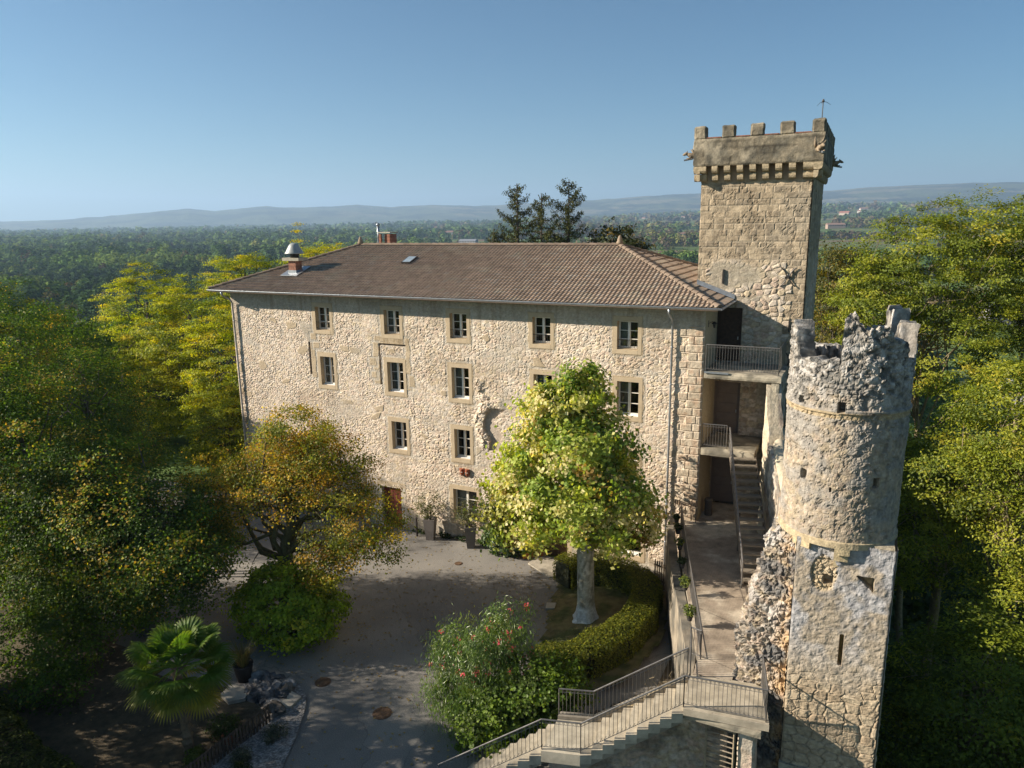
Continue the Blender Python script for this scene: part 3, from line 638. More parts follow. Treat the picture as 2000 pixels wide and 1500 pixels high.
for x in (.28, 26.6):
    g = MB(); pts = [(x, EYF - .1, EZ - .12), (x, EYF - .06, EZ - .3), (x, -.32, EZ - .62), (x, -.16, EZ - .85), (x, -.15, 8), (x, -.15, 4), (x, -.15, -.9)]
    g.tube(pts, .052, 10)
    for z in (10.3, 8.6, 6.7, 4.8, 2.9, 1.0): g.lathe(x, -.15, [(.058, z), (.066, z + .01), (.066, z + .05), (.058, z + .06)], 10); g.box((x - .01, -.10, z + .02), (x + .01, .02, z + .04))
    g.build("downpipe", M_zinc, building, True)
# chimney with a metal cowl
cx, cy = 3.75, 1.6
ch = MB()
zb = EZ + (cy - EYF) * PIT
for r in range(8):
    z0 = zb + .15 + r * .068; rgl = np.random.default_rng(r)
    for sx, sy, lx, ly in ((-.27, -.27, .54, .54),): ch.box((cx + sx, cy + sy, z0), (cx + sx + lx, cy + sy + ly, z0 + .058), np.array((.27, .125, .08)) * rgl.uniform(.75, 1.2))
    ch.box((cx - .262, cy - .262, z0 + .058), (cx + .262, cy + .262, z0 + .068), (.35, .28, .22))
cho = ch.build("chimney", M_old, building)
MB().box((cx - .31, cy - .31, zb - .35), (cx + .31, cy + .31, zb + .15)).build("flashing", M_zinc, cho)
MB().obox((cx - .62, cy - .62, zb - .16), (1.24, 0, 0), (0, 1.24, 1.24 * PIT), (0, 0, .04)).build("flashing", M_zinc, cho)
z = zb + .15 + .544
cp = MB(); cp.box((cx - .62, cy - .40, z), (cx + .62, cy + .40, z + .17), (.34, .31, .24)); cp.build("cap_slab", M_conc, cho)
co = MB(); co.lathe(cx, cy, [(.26, z + .17), (.26, z + .42)], 20); co.build("fan_housing", M_irond, cho, True)
co = MB(); co.lathe(cx, cy, [(.55, z + .40), (.56, z + .42), (.50, z + .50), (.40, z + .68), (.33, z + .80), (.32, z + .82), (.26, z + .92), (.16, z + .99), (.05, z + 1.02)], 28); co.build("cowl", mat_plain("painted_metal_cowl", (.33, .34, .32), .5, .2, noise=.1), cho, True)
# brick chimney behind the ridge with steel flue
cx, cy = 5.9, 7.6; z0 = 13.6; b2 = MB(); rgl = np.random.default_rng(4)
for r in range(19):
    z = z0 + r * .075; w = (.85, .42) if r < 12 else (0, 0)
    if r < 12: b2.box((cx - 1.0, cy - .4, z), (cx + .75, cy + .4, z + .066), np.array((.26, .11, .07)) * rgl.uniform(.7, 1.2)); b2.box((cx - .99, cy - .39, z + .066), (cx + .74, cy + .39, z + .075), (.33, .27, .22))
for k in range(9):
    z = z0 + 12 * .075 + .05 + k * .075; c_ = np.array((.27, .12, .075)) * rgl.uniform(.75, 1.2)
    for a, b_ in (((cx - .12, cy - .38), (cx + .02, cy - .24)), ((cx + .5, cy - .38), (cx + .72, cy - .24)), ((cx - .12, cy + .24), (cx + .72, cy + .38)), ((cx + .60, cy - .24), (cx + .72, cy + .24))): b2.box((a[0], a[1], z), (b_[0], b_[1], z + .068), c_)
bc = b2.build("chimney", M_old, building)
MB().box((cx - .2, cy - .45, z0 + 1.68), (cx + .80, cy + .45, z0 + 1.75), (.40, .38, .30)).build("cap_slab", M_conc, bc)
MB().box((cx - .95, cy - .36, z0 + .91), (cx - .14, cy + .36, z0 + .97)).tube([(cx - .42, cy, z0 + .95), (cx - .42, cy, z0 + 2.15)], .085, 12).lathe(cx - .42, cy, [(.12, z0 + 2.15), (.12, z0 + 2.24), (.05, z0 + 2.3)], 12).build("steel_flue", M_zinc, bc, True)
# roof light
sx_, sy_ = 10.65, 3.3; zz = EZ + (sy_ - EYF) * PIT
rl = MB().obox((sx_ - .3, sy_ - .4, zz - .4 * PIT + .03), (.6, 0, 0), (0, .8, .8 * PIT), (0, -.03, .09)).build("roof_light", M_irond, building)
MB().obox((sx_ - .25, sy_ - .35 - .034, zz - .35 * PIT + .124), (.5, 0, 0), (0, .7, .7 * PIT), (0, -.002, .006)).build("pane", mat_plain("roof_glass", (.25, .30, .33), .08, 0, spec=1.0), rl)

# ------------------------------------------------------------------ square tower
tower = thing("square_tower", "tall square stone tower with battlements and corbels rising beside the roof", "tower", (29.4, 6.4, -1))
TX0, TX1, TY0, TY1, TZ = 27.01, 31.75, 2.75, 9.9, 17.5
def towerf(Lu):
    def f(u, v):
        hc, cid = courses(u, v, .46, .265, 101, .028); hr, rid, rm = rubble(u, v, .33, .24, 102)
        k = sstep(13.7, 14.4, v + 1.2 * (fbm(u * .9, v * .9, seed=103, o=3) - .5))
        qo = ((u > Lu - .55 - .3 * (np.floor(v / .37) % 2)) | (u < .4 + .25 * (np.floor(v / .37) % 2))); k = np.where(qo, 1, k)
        wear = fbm(u * 4, v * 4, seed=104, o=4)
        pit = sstep(.52, .38, wear) * (cid > .35)
        cc = mixc((0.37, 0.295, 0.20), (0.29, 0.225, 0.15), cid); cc = cc * (.78 + .4 * (cid * 13 % 1))[..., None] * (.72 + .5 * sstep(.3, .65, wear))[..., None]; cc = mixc(cc, (0.20, 0.165, 0.12), (cid > .8) * sstep(.4, .6, wear) * .7); cc = mixc(cc, (0.30, 0.255, 0.19), sstep(.5, .8, fbm(u * .8, v * .5, seed=107, o=3)) * .6)
        h = hc * .02 * (.4 + cid) - pit * .022 * sstep(.45, .6, fbm(u * 13, v * 13, seed=109, o=2)) + .012 * (fbm(u * 9, v * 9, seed=113, o=3) - .5); c = mixc((0.30, 0.25, 0.18), cc, hc)
        c2 = mixc((0.37, 0.31, 0.22), stonecol(rid) * .82, rm); h2 = .02 + .065 * hr * (.5 + .5 * fbm(u, v, seed=110))
        hh = mixc(h2[..., None], h[..., None], k)[..., 0]; c = mixc(c2, c, k)
        sm = sstep(.70, .80, fbm(u * .45 + 7, v * .45, seed=106, o=2) + .25 * (v < 12.5) * (u > Lu * .62) + .3 * ((u > 1.0) & (u < 2.9) & (v > 11.3) & (v < 12.4)))
        hh = hh * (1 - .8 * sm) + .02 * sm; c = mixc(c, (0.33, 0.285, 0.21), sm * .8)
        return hh * sstep(0, .06, np.minimum(u, Lu - u)), c
    return f
DHT = [(27.97 - TX0, 29.14 - TX0, 9.35, 11.85), (28.0 - TX0, 29.23 - TX0, 5.85, 8.35), (28.02 - TX0, 29.2 - TX0, 2.25, 4.55)]
relief("wall", M_old, tower, (TX0, TY0, 0), (1, 0, 0), (0, 0, 1), (0, -1, 0), np.arange(0, TX1 - TX0 + .001, .05), np.arange(-3, TZ + .01, .05), towerf(TX1 - TX0), DHT)
relief("wall", M_old, tower, (TX1, TY0, 0), (0, 1, 0), (0, 0, 1), (1, 0, 0), np.arange(0, TY1 - TY0 + .001, .07), np.arange(-9, TZ + .01, .07), towerf(TY1 - TY0))
relief("wall", M_old, tower, (TX0, TY1, 0), (0, -1, 0), (0, 0, 1), (-1, 0, 0), np.arange(0, TY1 - TY0 + .001, .12), np.arange(9, TZ + .01, .12), towerf(TY1 - TY0))
relief("wall", M_old, tower, (TX1, TY1, 0), (-1, 0, 0), (0, 0, 1), (0, 1, 0), np.arange(0, TX1 - TX0 + .001, .14), np.arange(-9, TZ + .01, .14), towerf(TX1 - TX0))
# rough block helper: subdivided box displaced by noise
def rough_box(a, b_, step, amp, seed, colf, name, mat, parent, freq=3.0, topamp=None):
    a = np.array(a, float); b_ = np.array(b_, float); dv_ = [max(2, int((b_[i] - a[i]) / step) + 1) for i in range(3)]
    ax = [np.linspace(a[i], b_[i], dv_[i]) for i in range(3)]; VV = []; FF = []; n0 = 0
    for d in range(3):
        e1, e2 = [i for i in range(3) if i != d]
        for side in (0, 1):
            g1, g2 = np.meshgrid(ax[e1], ax[e2]); P = np.zeros(g1.shape + (3,)); P[..., e1] = g1; P[..., e2] = g2; P[..., d] = (a, b_)[side][d]
            F = gridF(len(ax[e1]), len(ax[e2])).reshape(-1, 4)
            flip = (side == 0) ^ (d == 1)
            VV.append(P.reshape(-1, 3)); FF.append((F[:, ::-1] if flip else F) + n0); n0 += g1.size
    V = np.concatenate(VV); ctr = (a + b_) / 2; hs = (b_ - a) / 2
    q = (V - ctr) / hs; rnd = np.sign(q) * np.abs(q) ** 1.0
    disp = np.stack([fbm(V[:, 0] * freq + 11 * i, V[:, 1] * freq, V[:, 2] * freq, seed=seed + i, o=4) - .5 for i in range(3)], 1) * 2 * amp
    edge = np.sort(np.abs(q), axis=1)[:, 1]; disp *= (.6 + .8 * vn(V[:, 0] * 9, V[:, 1] * 9, V[:, 2] * 9, seed=seed + 9))[:, None]; disp -= np.sign(q) * (sstep(.8, 1, edge) * amp * .9)[:, None] * (np.abs(q) > .85)
    V2 = V + disp
    return V2, np.concatenate(FF), colf(V)
def parcol(V):
    n = fbm(V[:, 0] * 2, V[:, 1] * 2, V[:, 2] * 2, seed=120, o=4); hr, cid = courses(V[:, 0] + V[:, 1], V[:, 2], .6, .30, 121, .03)
    c = mixc((0.215, 0.18, 0.125), (0.12, 0.108, 0.082), sstep(.35, .65, n)); c = c * (.70 + .55 * cid[:, None]) * (.45 + .55 * hr[:, None])
    return mixc(c, (0.42, 0.36, 0.26), sstep(.60, .72, fbm(V[:, 0] * 1.3, V[:, 1] * 1.3, V[:, 2] * 1.3, seed=123, o=3)) * .5)
PX0, PX1, PY0, PY1 = 26.68, 32.13, 2.25, 10.45
PB, PM, PT = 18.15, 19.36, 19.87; th = .38
par = []
def addp(a, b_, s, amp=.03): par.append(rough_box(a, b_, .09, amp, s, parcol, "", None, None))
addp((PX0, PY0, PB), (PX1, PY0 + th, PM), 1); addp((PX0, PY1 - th, PB), (PX1, PY1, PM), 2); addp((PX0, PY0 + th, PB), (PX0 + th, PY1 - th, PM), 3); addp((PX1 - th, PY0 + th, PB), (PX1, PY1 - th, PM), 4)
n0 = 0; VV, FF, CC = [], [], []
for V, F, c in par: VV.append(V); FF.append(F + n0); CC.append(c); n0 += len(V)
parapet = mk("parapet", np.concatenate(VV), np.concatenate(FF), M_old, tower, np.concatenate(CC))
def merlon(a, b_, s):
    V, F, c = rough_box(a, b_, .07, .035, s, parcol, "", None, None); mk("merlon", V, F, M_old, parapet, c)
mxs = [(26.69, 27.25), (27.9, 28.48), (29.10, 29.68), (30.31, 30.92), (31.58, 32.13)]
for i, (a, b_) in enumerate(mxs):
    merlon((a, PY0 + .01, PM - .05), (b_, PY0 + th - .01, PT + (.02 if i == 4 else 0)), 10 + i)
    if i < 1 or i > 3: merlon((a, PY1 - th + .01, PM - .05), (b_, PY1 - .01, PT), 20 + i)
    elif i > 0: merlon((a, PY1 - th + .01, PM - .05), (b_, PY1 - .01, PT - .25), 20 + i)
for k in range(6):
    y = PY0 + th + .75 + k * 1.22; merlon((PX1 - th + .01, y, PM - .05), (PX1 - .01, y + .55, PT), 30 + k); merlon((PX0 + .01, y, PM - .05), (PX0 + th - .01, y + .55, PT - .3 * (k < 3)), 40 + k)
MB().box((PX0 + th, PY0 + th, 18.5), (PX1 - th, PY1 - th, 18.6), (.25, .22, .18)).box((TX0 - .02, TY0 - .02, 17.45), (TX1 + .02, TY1 + .02, 18.16), (.33, .26, .18)).build("tower_floor", M_conc, tower)
# brick coping line in the gaps
for a, b_ in zip(mxs[:-1], mxs[1:]): cp = MB(); cp.box((a[1] + .02, PY0 + .015, PM - .01), (b_[0] - .02, PY0 + th - .02, PM + .035), (.26, .12, .08)); cp.build("coping", M_old, parapet)
# corbels: two rounded stones each
def corbel(x0, x1, y0, d, z0, parent, axis=0, sgn=-1, c=(0.37, 0.295, 0.19)):
    m = MB(); V = []
    for lvl, (out0, out1, za, zb) in enumerate(((0, d * .55, z0, z0 + .30), (0, d, z0 + .32, z0 + .64))):
        prof = [(0, za + .02), (out1 * .55, za), (out1 * .85, za + .05), (out1 * .97, za + .13), (out1, za + .22), (out1, zb), (0, zb)]
        n = len(prof); V = []
        for xx in (x0, x1):
            for o_, z_ in prof: V.append((xx, y0 + sgn * o_, z_) if axis == 0 else (y0 + sgn * o_, xx, z_))
        m.add(V, [(j, (j + 1) % n, n + (j + 1) % n, n + j) for j in range(n)] + [tuple(range(n - 1, -1, -1)), tuple(range(n, 2 * n))], np.array(c) * np.random.default_rng(int(abs(x0) * 97 + y0 * 13)).uniform(.88, 1.1))
    return m.build("corbel", M_old, parent)
cw = [(26.72, 27.27), (27.52, 27.77), (28.05, 28.31), (28.60, 28.86), (29.14, 29.40), (29.67, 29.94), (30.21, 30.48), (30.76, 31.04)]
for a, b_ in cw: corbel(a, b_, TY0, .47, 17.52, parapet)
corbel(31.33, 32.10, TY0, .47, 17.52, parapet)
for k in range(16): y = 2.30 + k * .50; corbel(y, y + .26, TX1, .36, 17.52, parapet, axis=1, sgn=1)
corbel(2.3, 2.8, TX0, .3, 17.52, parapet, axis=1, sgn=-1)
# gargoyles: winged beast bodies leaning out over the corners
def gargoyle(px, py, pz, dx, dy, parent, s=1.0, wing=True):
    m = MB(); d = np.array([dx, dy, 0.]); d /= np.linalg.norm(d); sd_ = np.array([-d[1], d[0], 0]); P = np.array([px, py, pz])
    def at(a, b_, z): return P + d * a * s + sd_ * b_ * s + np.array([0, 0, z * s])
    c = (.24, .185, .125)
    m.tube([at(-.1, 0, .0), at(.12, 0, .05), at(.30, 0, .10), at(.42, 0, .16)], [.15 * s, .17 * s, .13 * s, .09 * s], 8, c)
    m.tube([at(.40, 0, .14), at(.50, 0, .18), at(.62, 0, .12), at(.70, 0, .10)], [.08 * s, .10 * s, .075 * s, .03 * s], 8, c)
    for q in (-1, 1):
        m.tube([at(.45, .06 * q, .24), at(.43, .09 * q, .34)], [.03 * s, .008 * s], 5, c)
        m.tube([at(.2, .12 * q, .0), at(.34, .15 * q, -.12), at(.46, .13 * q, -.10)], [.07 * s, .05 * s, .03 * s], 6, c)
        m.tube([at(0, .14 * q, .08), at(-.02, .2 * q, .35), at(.06, .24 * q, .62)], [.09 * s, .08 * s, .02 * s], 6, c)
        m.tube([at(.02, .16 * q, .08), at(.10, .24 * q, .30), at(.20, .28 * q, .44)], [.06 * s, .05 * s, .015 * s], 5, c)
    g = m.build("gargoyle", M_old, parent, True)
    MB().tube([at(.1, 0, -.12), at(.62, 0, -.20)], .055 * s, 8).build("spout", M_zinc, g)
gargoyle(31.9, PY0 - .05, 18.65, .5, -1, tower, .8); gargoyle(PX0 + .02, PY0 + .25, 18.62, -1, -.35, tower, .75); gargoyle(PX1 - .02, PY1 - .6, 18.5, 1, .3, tower, .75)
# small mast
ms = MB(); x, y = 31.75, 5.2; ms.tube([(x, y, 18.5), (x, y, 20.95)], .022, 6)
for k in range(3): a = k * 2.1 + .4; ms.tube([(x, y, 20.92), (x + .16 * math.cos(a), y + .16 * math.sin(a), 20.90), (x + .34 * math.cos(a), y + .34 * math.sin(a), 20.78)], [.012, .01, .006], 4)
ms.lathe(x, y, [(.05, 20.9), (.06, 20.95), (.03, 21.03)], 8)
tag(ms.build("lightning_rod", M_irond), "thin dark lightning rod on the battlements of the square tower", "lightning rod")
# wall anchors: curved X irons
def anchor(x, z, s=1):
    m = MB()
    for q in (-1, 1):
        m.tube([(x + q * (.06 + .26 * t * t) * s, TY0 - .09, z + t * .42 * s) for t in np.linspace(-1, 1, 11)], .028, 5)
    m.box((x - .05, TY0 - .12, z - .05), (x + .05, TY0 + .02, z + .05))
    m.build("wall_anchor", M_irond, tower)
anchor(31.0, 13.3); anchor(31.35, 9.55, 1.1)
MB().box((28.15, TY0 - .12, 12.95), (28.22, TY0 + .02, 13.6)).build("iron_strap", M_irond, tower)
MB().box((31.15, TY0 - .12, 10.85), (31.2, TY0 + .02, 11.35)).build("iron_strap", M_irond, tower)
# flashing where the roof meets the tower
zr = lambda x: EZ + (EB - x) * PIT
fl = MB(); xa, xb = 27.0, 28.75
fl.add([(xa, TY0 - .07, zr(xa) + .06), (xb, TY0 - .07, zr(xb) + .06), (xb, TY0 - .07, zr(xb) + .26), (xa, TY0 - .07, zr(xa) + .26), (xa, TY0 - .24, zr(xa) + .075), (xb, TY0 - .24, zr(xb) + .075), (xa, TY0 + .02, zr(xa) + .27), (xb, TY0 + .02, zr(xb) + .27)], [(0, 1, 2, 3), (4, 5, 1, 0), (3, 2, 7, 6)])
fl.build("flashing", M_zinc, roof)
# tower doors
def tdoor(x0, x1, z0, z1, mat, dark):
    y = TY0 + .16; m = MB(); m.box((x0, y, z0), (x1, y + .05, z1)); f = .10
    m.box((x0, y - .04, z0), (x0 + f, y, z1)); m.box((x1 - f, y - .04, z0), (x1, y, z1)); m.box((x0 + f, y - .04, z1 - f), (x1 - f, y, z1))
    n = 5
    for k in range(n):
        za = z0 + (z1 - z0 - f) * k / n + .015; zb_ = z0 + (z1 - z0 - f) * (k + 1) / n - .015; m.box((x0 + f + .03, y - .022, za), (x1 - f - .03, y, zb_))
    d = m.build("door", mat, tower); MB().box((x1 - .2, y - .07, z0 + 1.0), (x1 - .16, y - .022, z0 + 1.14)).build("handle", M_zinc, d)
    r = MB()
    for a, b_ in ((x0 - .001, x0), (x1, x1 + .001)): r.box((a - .02, TY0 - .005, z0), (b_ + .02, y + .05, z1), (.36, .30, .21))
    r.box((x0, TY0 - .005, z1), (x1, y + .05, z1 + .02), (.36, .30, .21)); r.build("jamb", M_dress, d)
tdoor(27.97, 29.14, 9.35, 11.85, M_wood, 1); tdoor(28.0, 29.23, 5.85, 8.35, M_greydoor, 0); tdoor(28.02, 29.2, 2.25, 4.55, M_greydoor, 0)

# ------------------------------------------------------------------ railings
def railing(name, parent, pts, h=1.0, mat=None, sp=.115, posts=True, scroll=True, handr=.024):
    """pts: floor line; bars between bottom and top rail, scrolls at both ends of the bars"""
    mat = mat or M_iron; P = [np.array(p, float) for p in pts]; m = MB(); hr_ = MB(); up = np.array([0, 0, 1.])
    for a, b_ in zip(P[:-1], P[1:]):
        L_ = np.linalg.norm((b_ - a)[:2]); n = max(2, int(L_ / sp)); d = b_ - a
        hr_.tube([a + up * h, b_ + up * h], handr, 8); m.tube([a + up * .10, b_ + up * .10], .010, 4)
        m.tube([a + up * (h - .11), b_ + up * (h - .11)], .008, 4)
        for k in range(n + 1):
            q = a + d * k / n; big = k in (0, n)
            m.tube([q + up * (0 if big else .10), q + up * h], .017 if big else .0075, 4, cap=False)
            if scroll and k < n:
                c = a + d * (k + .5) / n; dn = d / np.linalg.norm(d[:2]) * np.array([1, 1, 0]); r = .042
                for zc, sg in ((h - .06, 1), (.145, -1)):
                    cz = c + d * 0 + up * zc
                    m.tube([cz + dn * r * math.cos(t) + up * sg * r * math.sin(t) for t in np.linspace(-.6, 4.2, 7)], .006, 3, cap=False)
        for k in range(1, int(L_ / 1.6)):
            q = a + d * k / int(L_ / 1.6); m.tube([q, q + up * h], .015, 4)
    o = m.build(name, mat, parent); hr_.build("handrail", mat, o); return o

# ------------------------------------------------------------------ porch balconies between building and tower
def conccol(V, dark=.0):
    n = fbm(V[:, 0] * 1.5, V[:, 1] * 1.5, V[:, 2] * 1.5, seed=130, o=4); return mixc((0.40, 0.35, 0.26), (0.19, 0.17, 0.13), sstep(.42 - dark, .68 - dark, n))
def rblock(name, a, b_, parent, amp=.02, seed=1, colf=conccol, mat=None, step=.1, freq=3.0):
    V, F, c = rough_box(a, b_, step, amp, seed, colf, "", None, None, freq); return mk(name, V, F, mat or M_conc, parent, c)
bal = thing("balcony", "upper balcony with iron railing outside the dark plank door", "balcony", (29.6, 1.3, 9.35))
rblock("slab", (28.02, -.16, 9.02), (31.28, 2.72, 9.34), bal, .03, 3, lambda V: conccol(V, .06))
railing("railing", bal, [(28.08, -.02, 9.34), (31.12, -.02, 9.34), (31.12, 2.6, 9.34)], 1.18)
MB().box((28.06, -.21, 9.28), (29.1, -.17, 9.36)).build("zinc_drip", M_zinc, bal)
bal2 = thing("balcony", "middle landing with iron railing at the head of the outdoor stairs", "balcony", (29.2, 1.3, 5.85))
rblock("slab", (28.02, -.08, 5.48), (30.35, 2.72, 5.84), bal2, .02, 4)
railing("railing", bal2, [(28.06, .02, 5.84), (29.12, .10, 5.84)], 1.08)
# wall that closes the porch on the right and runs down beside the stairs
def swc(V):
    h, cid, mm = rubble(V[:, 1], V[:, 2], .3, .24, 140); return mixc((0.37, 0.31, 0.22), stonecol(cid) * .75, mm)
def loft_wall(name, parent, path, zb, zts, th, amp, seed, colf, mat, nz=40, step=.12, freq=2.6, rub=(.3, .24)):
    """wall following a plan path with varying top height"""
    path = np.array(path, float); seg = np.linalg.norm(np.diff(path, axis=0), axis=1); s = np.concatenate([[0], np.cumsum(seg)]); n = int(s[-1] / step) + 2; t = np.linspace(0, s[-1], n)
    cx_ = np.interp(t, s, path[:, 0]); cy_ = np.interp(t, s, path[:, 1]); zt = np.interp(t, s, zts) + amp * 1.5 * (fbm(t * 2.2, t * 0, seed=seed, o=3) - .5) * 2
    dx = np.gradient(cx_); dy = np.gradient(cy_); L_ = np.hypot(dx, dy); nx_, ny_ = -dy / L_, dx / L_
    m = 5; rows = []
    f = np.linspace(0, 1, nz)
    # cross-section around: left side up, over the top, right side down
    secs = []
    for i in range(n):
        a = np.array([cx_[i] + nx_[i] * th / 2, cy_[i] + ny_[i] * th / 2]); b_ = np.array([cx_[i] - nx_[i] * th / 2, cy_[i] - ny_[i] * th / 2])
        up_ = [(a[0], a[1], zb + (zt[i] - zb) * q) for q in f]; tp = [(a[0] + (b_[0] - a[0]) * q, a[1] + (b_[1] - a[1]) * q, zt[i]) for q in np.linspace(0, 1, m + 2)[1:-1]]; dn_ = [(b_[0], b_[1], zb + (zt[i] - zb) * q) for q in f[::-1]]
        secs.append(up_ + tp + dn_)
    A = np.array(secs); sh = A.shape; V = A.reshape(-1, 3)
    Nn = np.zeros_like(A); Nn[:, :nz, 0] = nx_[:, None]; Nn[:, :nz, 1] = ny_[:, None]; Nn[:, nz:nz + m, 2] = 1; Nn[:, nz + m:, 0] = -nx_[:, None]; Nn[:, nz + m:, 1] = -ny_[:, None]; Nn = Nn.reshape(-1, 3)
    hr_, cid, mm = rubble(np.repeat(t, sh[1]), V[:, 2], rub[0], rub[1], seed + 1)
    dsp = amp * (1.6 * (fbm(V[:, 0] * freq, V[:, 1] * freq, V[:, 2] * freq, seed=seed, o=4) - .5) * 2 + .9 * hr_)
    V2 = V + Nn * dsp[:, None]
    c = colf(V, cid, mm)
    i = np.arange(n - 1)[:, None] * sh[1] + np.arange(sh[1] - 1)[None]
    F = [tuple(q) for q in np.stack([i, i + 1, i + 1 + sh[1], i + sh[1]], -1).reshape(-1, 4)]
    F += [tuple(range(sh[1] - 1, -1, -1)), tuple((n - 1) * sh[1] + k for k in range(sh[1]))]
    return mk(name, V2, F, mat, parent, c)
def c_rough(V, cid, mm):
    n = fbm(V[:, 0] * 1.7, V[:, 1] * 1.7, V[:, 2] * 1.7, seed=150, o=4)
    c = mixc((0.36, 0.30, 0.215), stonecol(cid) * .7, mm); c = mixc(c, (0.42, 0.41, 0.39), sstep(.52, .66, n) * .6); c = mixc(c, (0.10, 0.095, 0.085), sstep(.48, .33, n) * .7); return mixc(c, (0.50, 0.42, 0.30), .85 * (V[:, 1] > -.9) * (V[:, 0] < 31.1 - .3 * V[:, 1]))
sw = thing("stair_wall", "rough stone wall with rounded coping between the porch and the round tower", "wall", (31.1, -3, 2))
loft_wall("wall", sw, [(30.95, 2.7), (30.95, .05), (31.35, -1.2), (31.95, -3.4), (32.4, -6), (32.75, -9.6)], 0, [9.0, 9.0, 6.6, 5.9, 5.3, 5.1], .55, .045, 160, c_rough, M_old, nz=70, step=.1)
MB().tube([(31.25, .1, 6.95), (31.38, -.8, 6.7), (31.6, -1.9, 6.25), (31.95, -3.3, 5.95), (32.2, -4.5, 5.75)], .27, 14, (.46, .40, .29)).build("coping", M_conc, sw, True)
# pier at the outer corner of the balcony
rblock("pier", (30.85, -.14, 6.8), (31.22, .5, 9.03), sw, .03, 6, lambda V: conccol(V, .1), M_old)

# ------------------------------------------------------------------ terrace
ter = thing("terrace", "raised concrete terrace running from the porch to the top of the stone stairs", "terrace", (29.5, -6, 2.25))
TP = [(28.02, 2.74), (28.02, .0), (27.2, .0), (28.35, -4.6), (29.45, -8.1), (30.28, -10.9), (30.33, -11.8), (31.45, -11.6), (31.6, -10.2), (32.3, -5.5), (31.2, .0), (31.2, 2.74)]
from mathutils.geometry import tessellate_polygon
def sheet(name, poly, z, mat, parent, colf, step=.12, slope=None):
    """dense sheet clipped to polygon"""
    P = np.array(poly); xs = np.arange(P[:, 0].min(), P[:, 0].max() + step, step); ys = np.arange(P[:, 1].min(), P[:, 1].max() + step, step); X, Y = np.meshgrid(xs, ys)
    F = gridF(len(xs), len(ys)); cxm, cym = np.meshgrid(xs[:-1] + step / 2, ys[:-1] + step / 2); ins = np.zeros(cxm.shape, bool); n = len(P)
    for i in range(n):
        x0, y0 = P[i]; x1, y1 = P[(i + 1) % n]
        with np.errstate(divide='ignore', invalid='ignore'): ins ^= ((y0 > cym) != (y1 > cym)) & (cxm < (x1 - x0) * (cym - y0) / (y1 - y0 + 1e-12) + x0)
    Z = np.full(X.shape, float(z)) if slope is None else slope(X, Y)
    V = np.stack([X, Y, Z], -1).reshape(-1, 3); return mk(name, V, F[ins], mat, parent, colf(V))
def tercol(V):
    ax = V[:, 1] * .95 + V[:, 0] * -.3
    gro = np.abs((ax / .085) % 1 - .5) * 2; n = fbm(V[:, 0] * .9, V[:, 1] * .9, seed=170, o=4); n2 = fbm(V[:, 0] * 3, V[:, 1] * 3, seed=171, o=4)
    d = sstep(.34, .58, n + .12 * (n2 - .5) + .10 * sstep(-9, -5, V[:, 1]) - .22 * sstep(-1.6, -.6, V[:, 1])); c = mixc((0.54, 0.46, 0.35), (0.24, 0.185, 0.135), d * .75)  # shade and sun painted in: mid-terrace darker, both ends lighter
    return c * (1 - .22 * (gro < .22) * (n2 > .36))[:, None] * (1 - .5 * ((np.abs(V[:, 1] + 7.9 + .4 * (V[:, 0] - 30)) < .02) | (np.abs(V[:, 1] + 10.6 + .3 * (V[:, 0] - 30)) < .02)))[:, None]
sheet("paving", TP, 2.25, M_conc, ter, tercol, .03)
MB().prism(TP, -3, 2.235, (.30, .26, .2)).build("terrace_body", M_conc, ter)
railing("railing", ter, [(27.42, -.75, 2.25), (28.72, -5.3, 2.25), (30.38, -10.9, 2.25)], 1.0)
railing("railing", ter, [(30.38, -10.9, 2.25), (30.02, -10.82, 2.25), (30.28, -11.95, 2.25)], 1.0)
def c_ret(V, cid, mm):
    n = fbm(V[:, 0] * 1.7, V[:, 1] * 1.7, V[:, 2] * 1.7, seed=155, o=4); return mixc((0.26, 0.22, 0.165), (0.12, 0.11, 0.09), sstep(.4, .62, n))
loft_wall("retaining_wall", ter, [(26.9, -.55), (28.12, -4.75), (29.25, -8.1), (29.98, -10.4), (30.15, -11.9)], -1.3, [2.12] * 5, .34, .012, 165, c_ret, M_conc, nz=30, step=.15)
# potted plants hanging along the railing
PCOL = [(0.10, 0.14, 0.03), (0.16, 0.17, 0.04), (0.06, 0.10, 0.02)]
pot_w = ["first", "second", "third", "fourth", "fifth", "sixth"]
for k, (y, pal, sz) in enumerate(((-1.1, 0, .8), (-2.3, 0, .9), (-3.8, 1, .9), (-5.4, 0, .8), (-7.1, 2, 1.1), (-9.15, 2, 1.25))):
    x = np.interp(-y, [.75, 5.3, 10.9], [27.42, 28.72, 30.38]) - .22; z = 2.72
    t_ = thing("hanging_pot", pot_w[k] + " of the six potted plants hung on the terrace railing, counted from the building", "potted plant", (x, y, z), "potted plants on the terrace railing")
    MB().lathe(x, y, [(.08, z - .22), (.12, z - .02), (.135, z), (.12, z), (.10, z - .03)], 12, (.05, .045, .04)).tube([(x, y, z - .05), (x + .12, y, z + .28), (x + .2, y, z + .26)], .008, 4, (.05, .05, .05)).build("pot", M_paintw, t_)
    crown("plant", t_, [(x, y, z + .12 * sz, .19 * sz, .19 * sz, .17 * sz, 1)], 40, 9, .10, .4, .05, [(0.05, 0.08, 0.02), (0.20, 0.24, 0.05), (0.09, 0.12, 0.03)] if pal else [(0.035, 0.055, 0.02), (0.07, 0.09, 0.03)], [.3, .5, .2] if pal else [.6, .4], 200 + k, shell=.2)
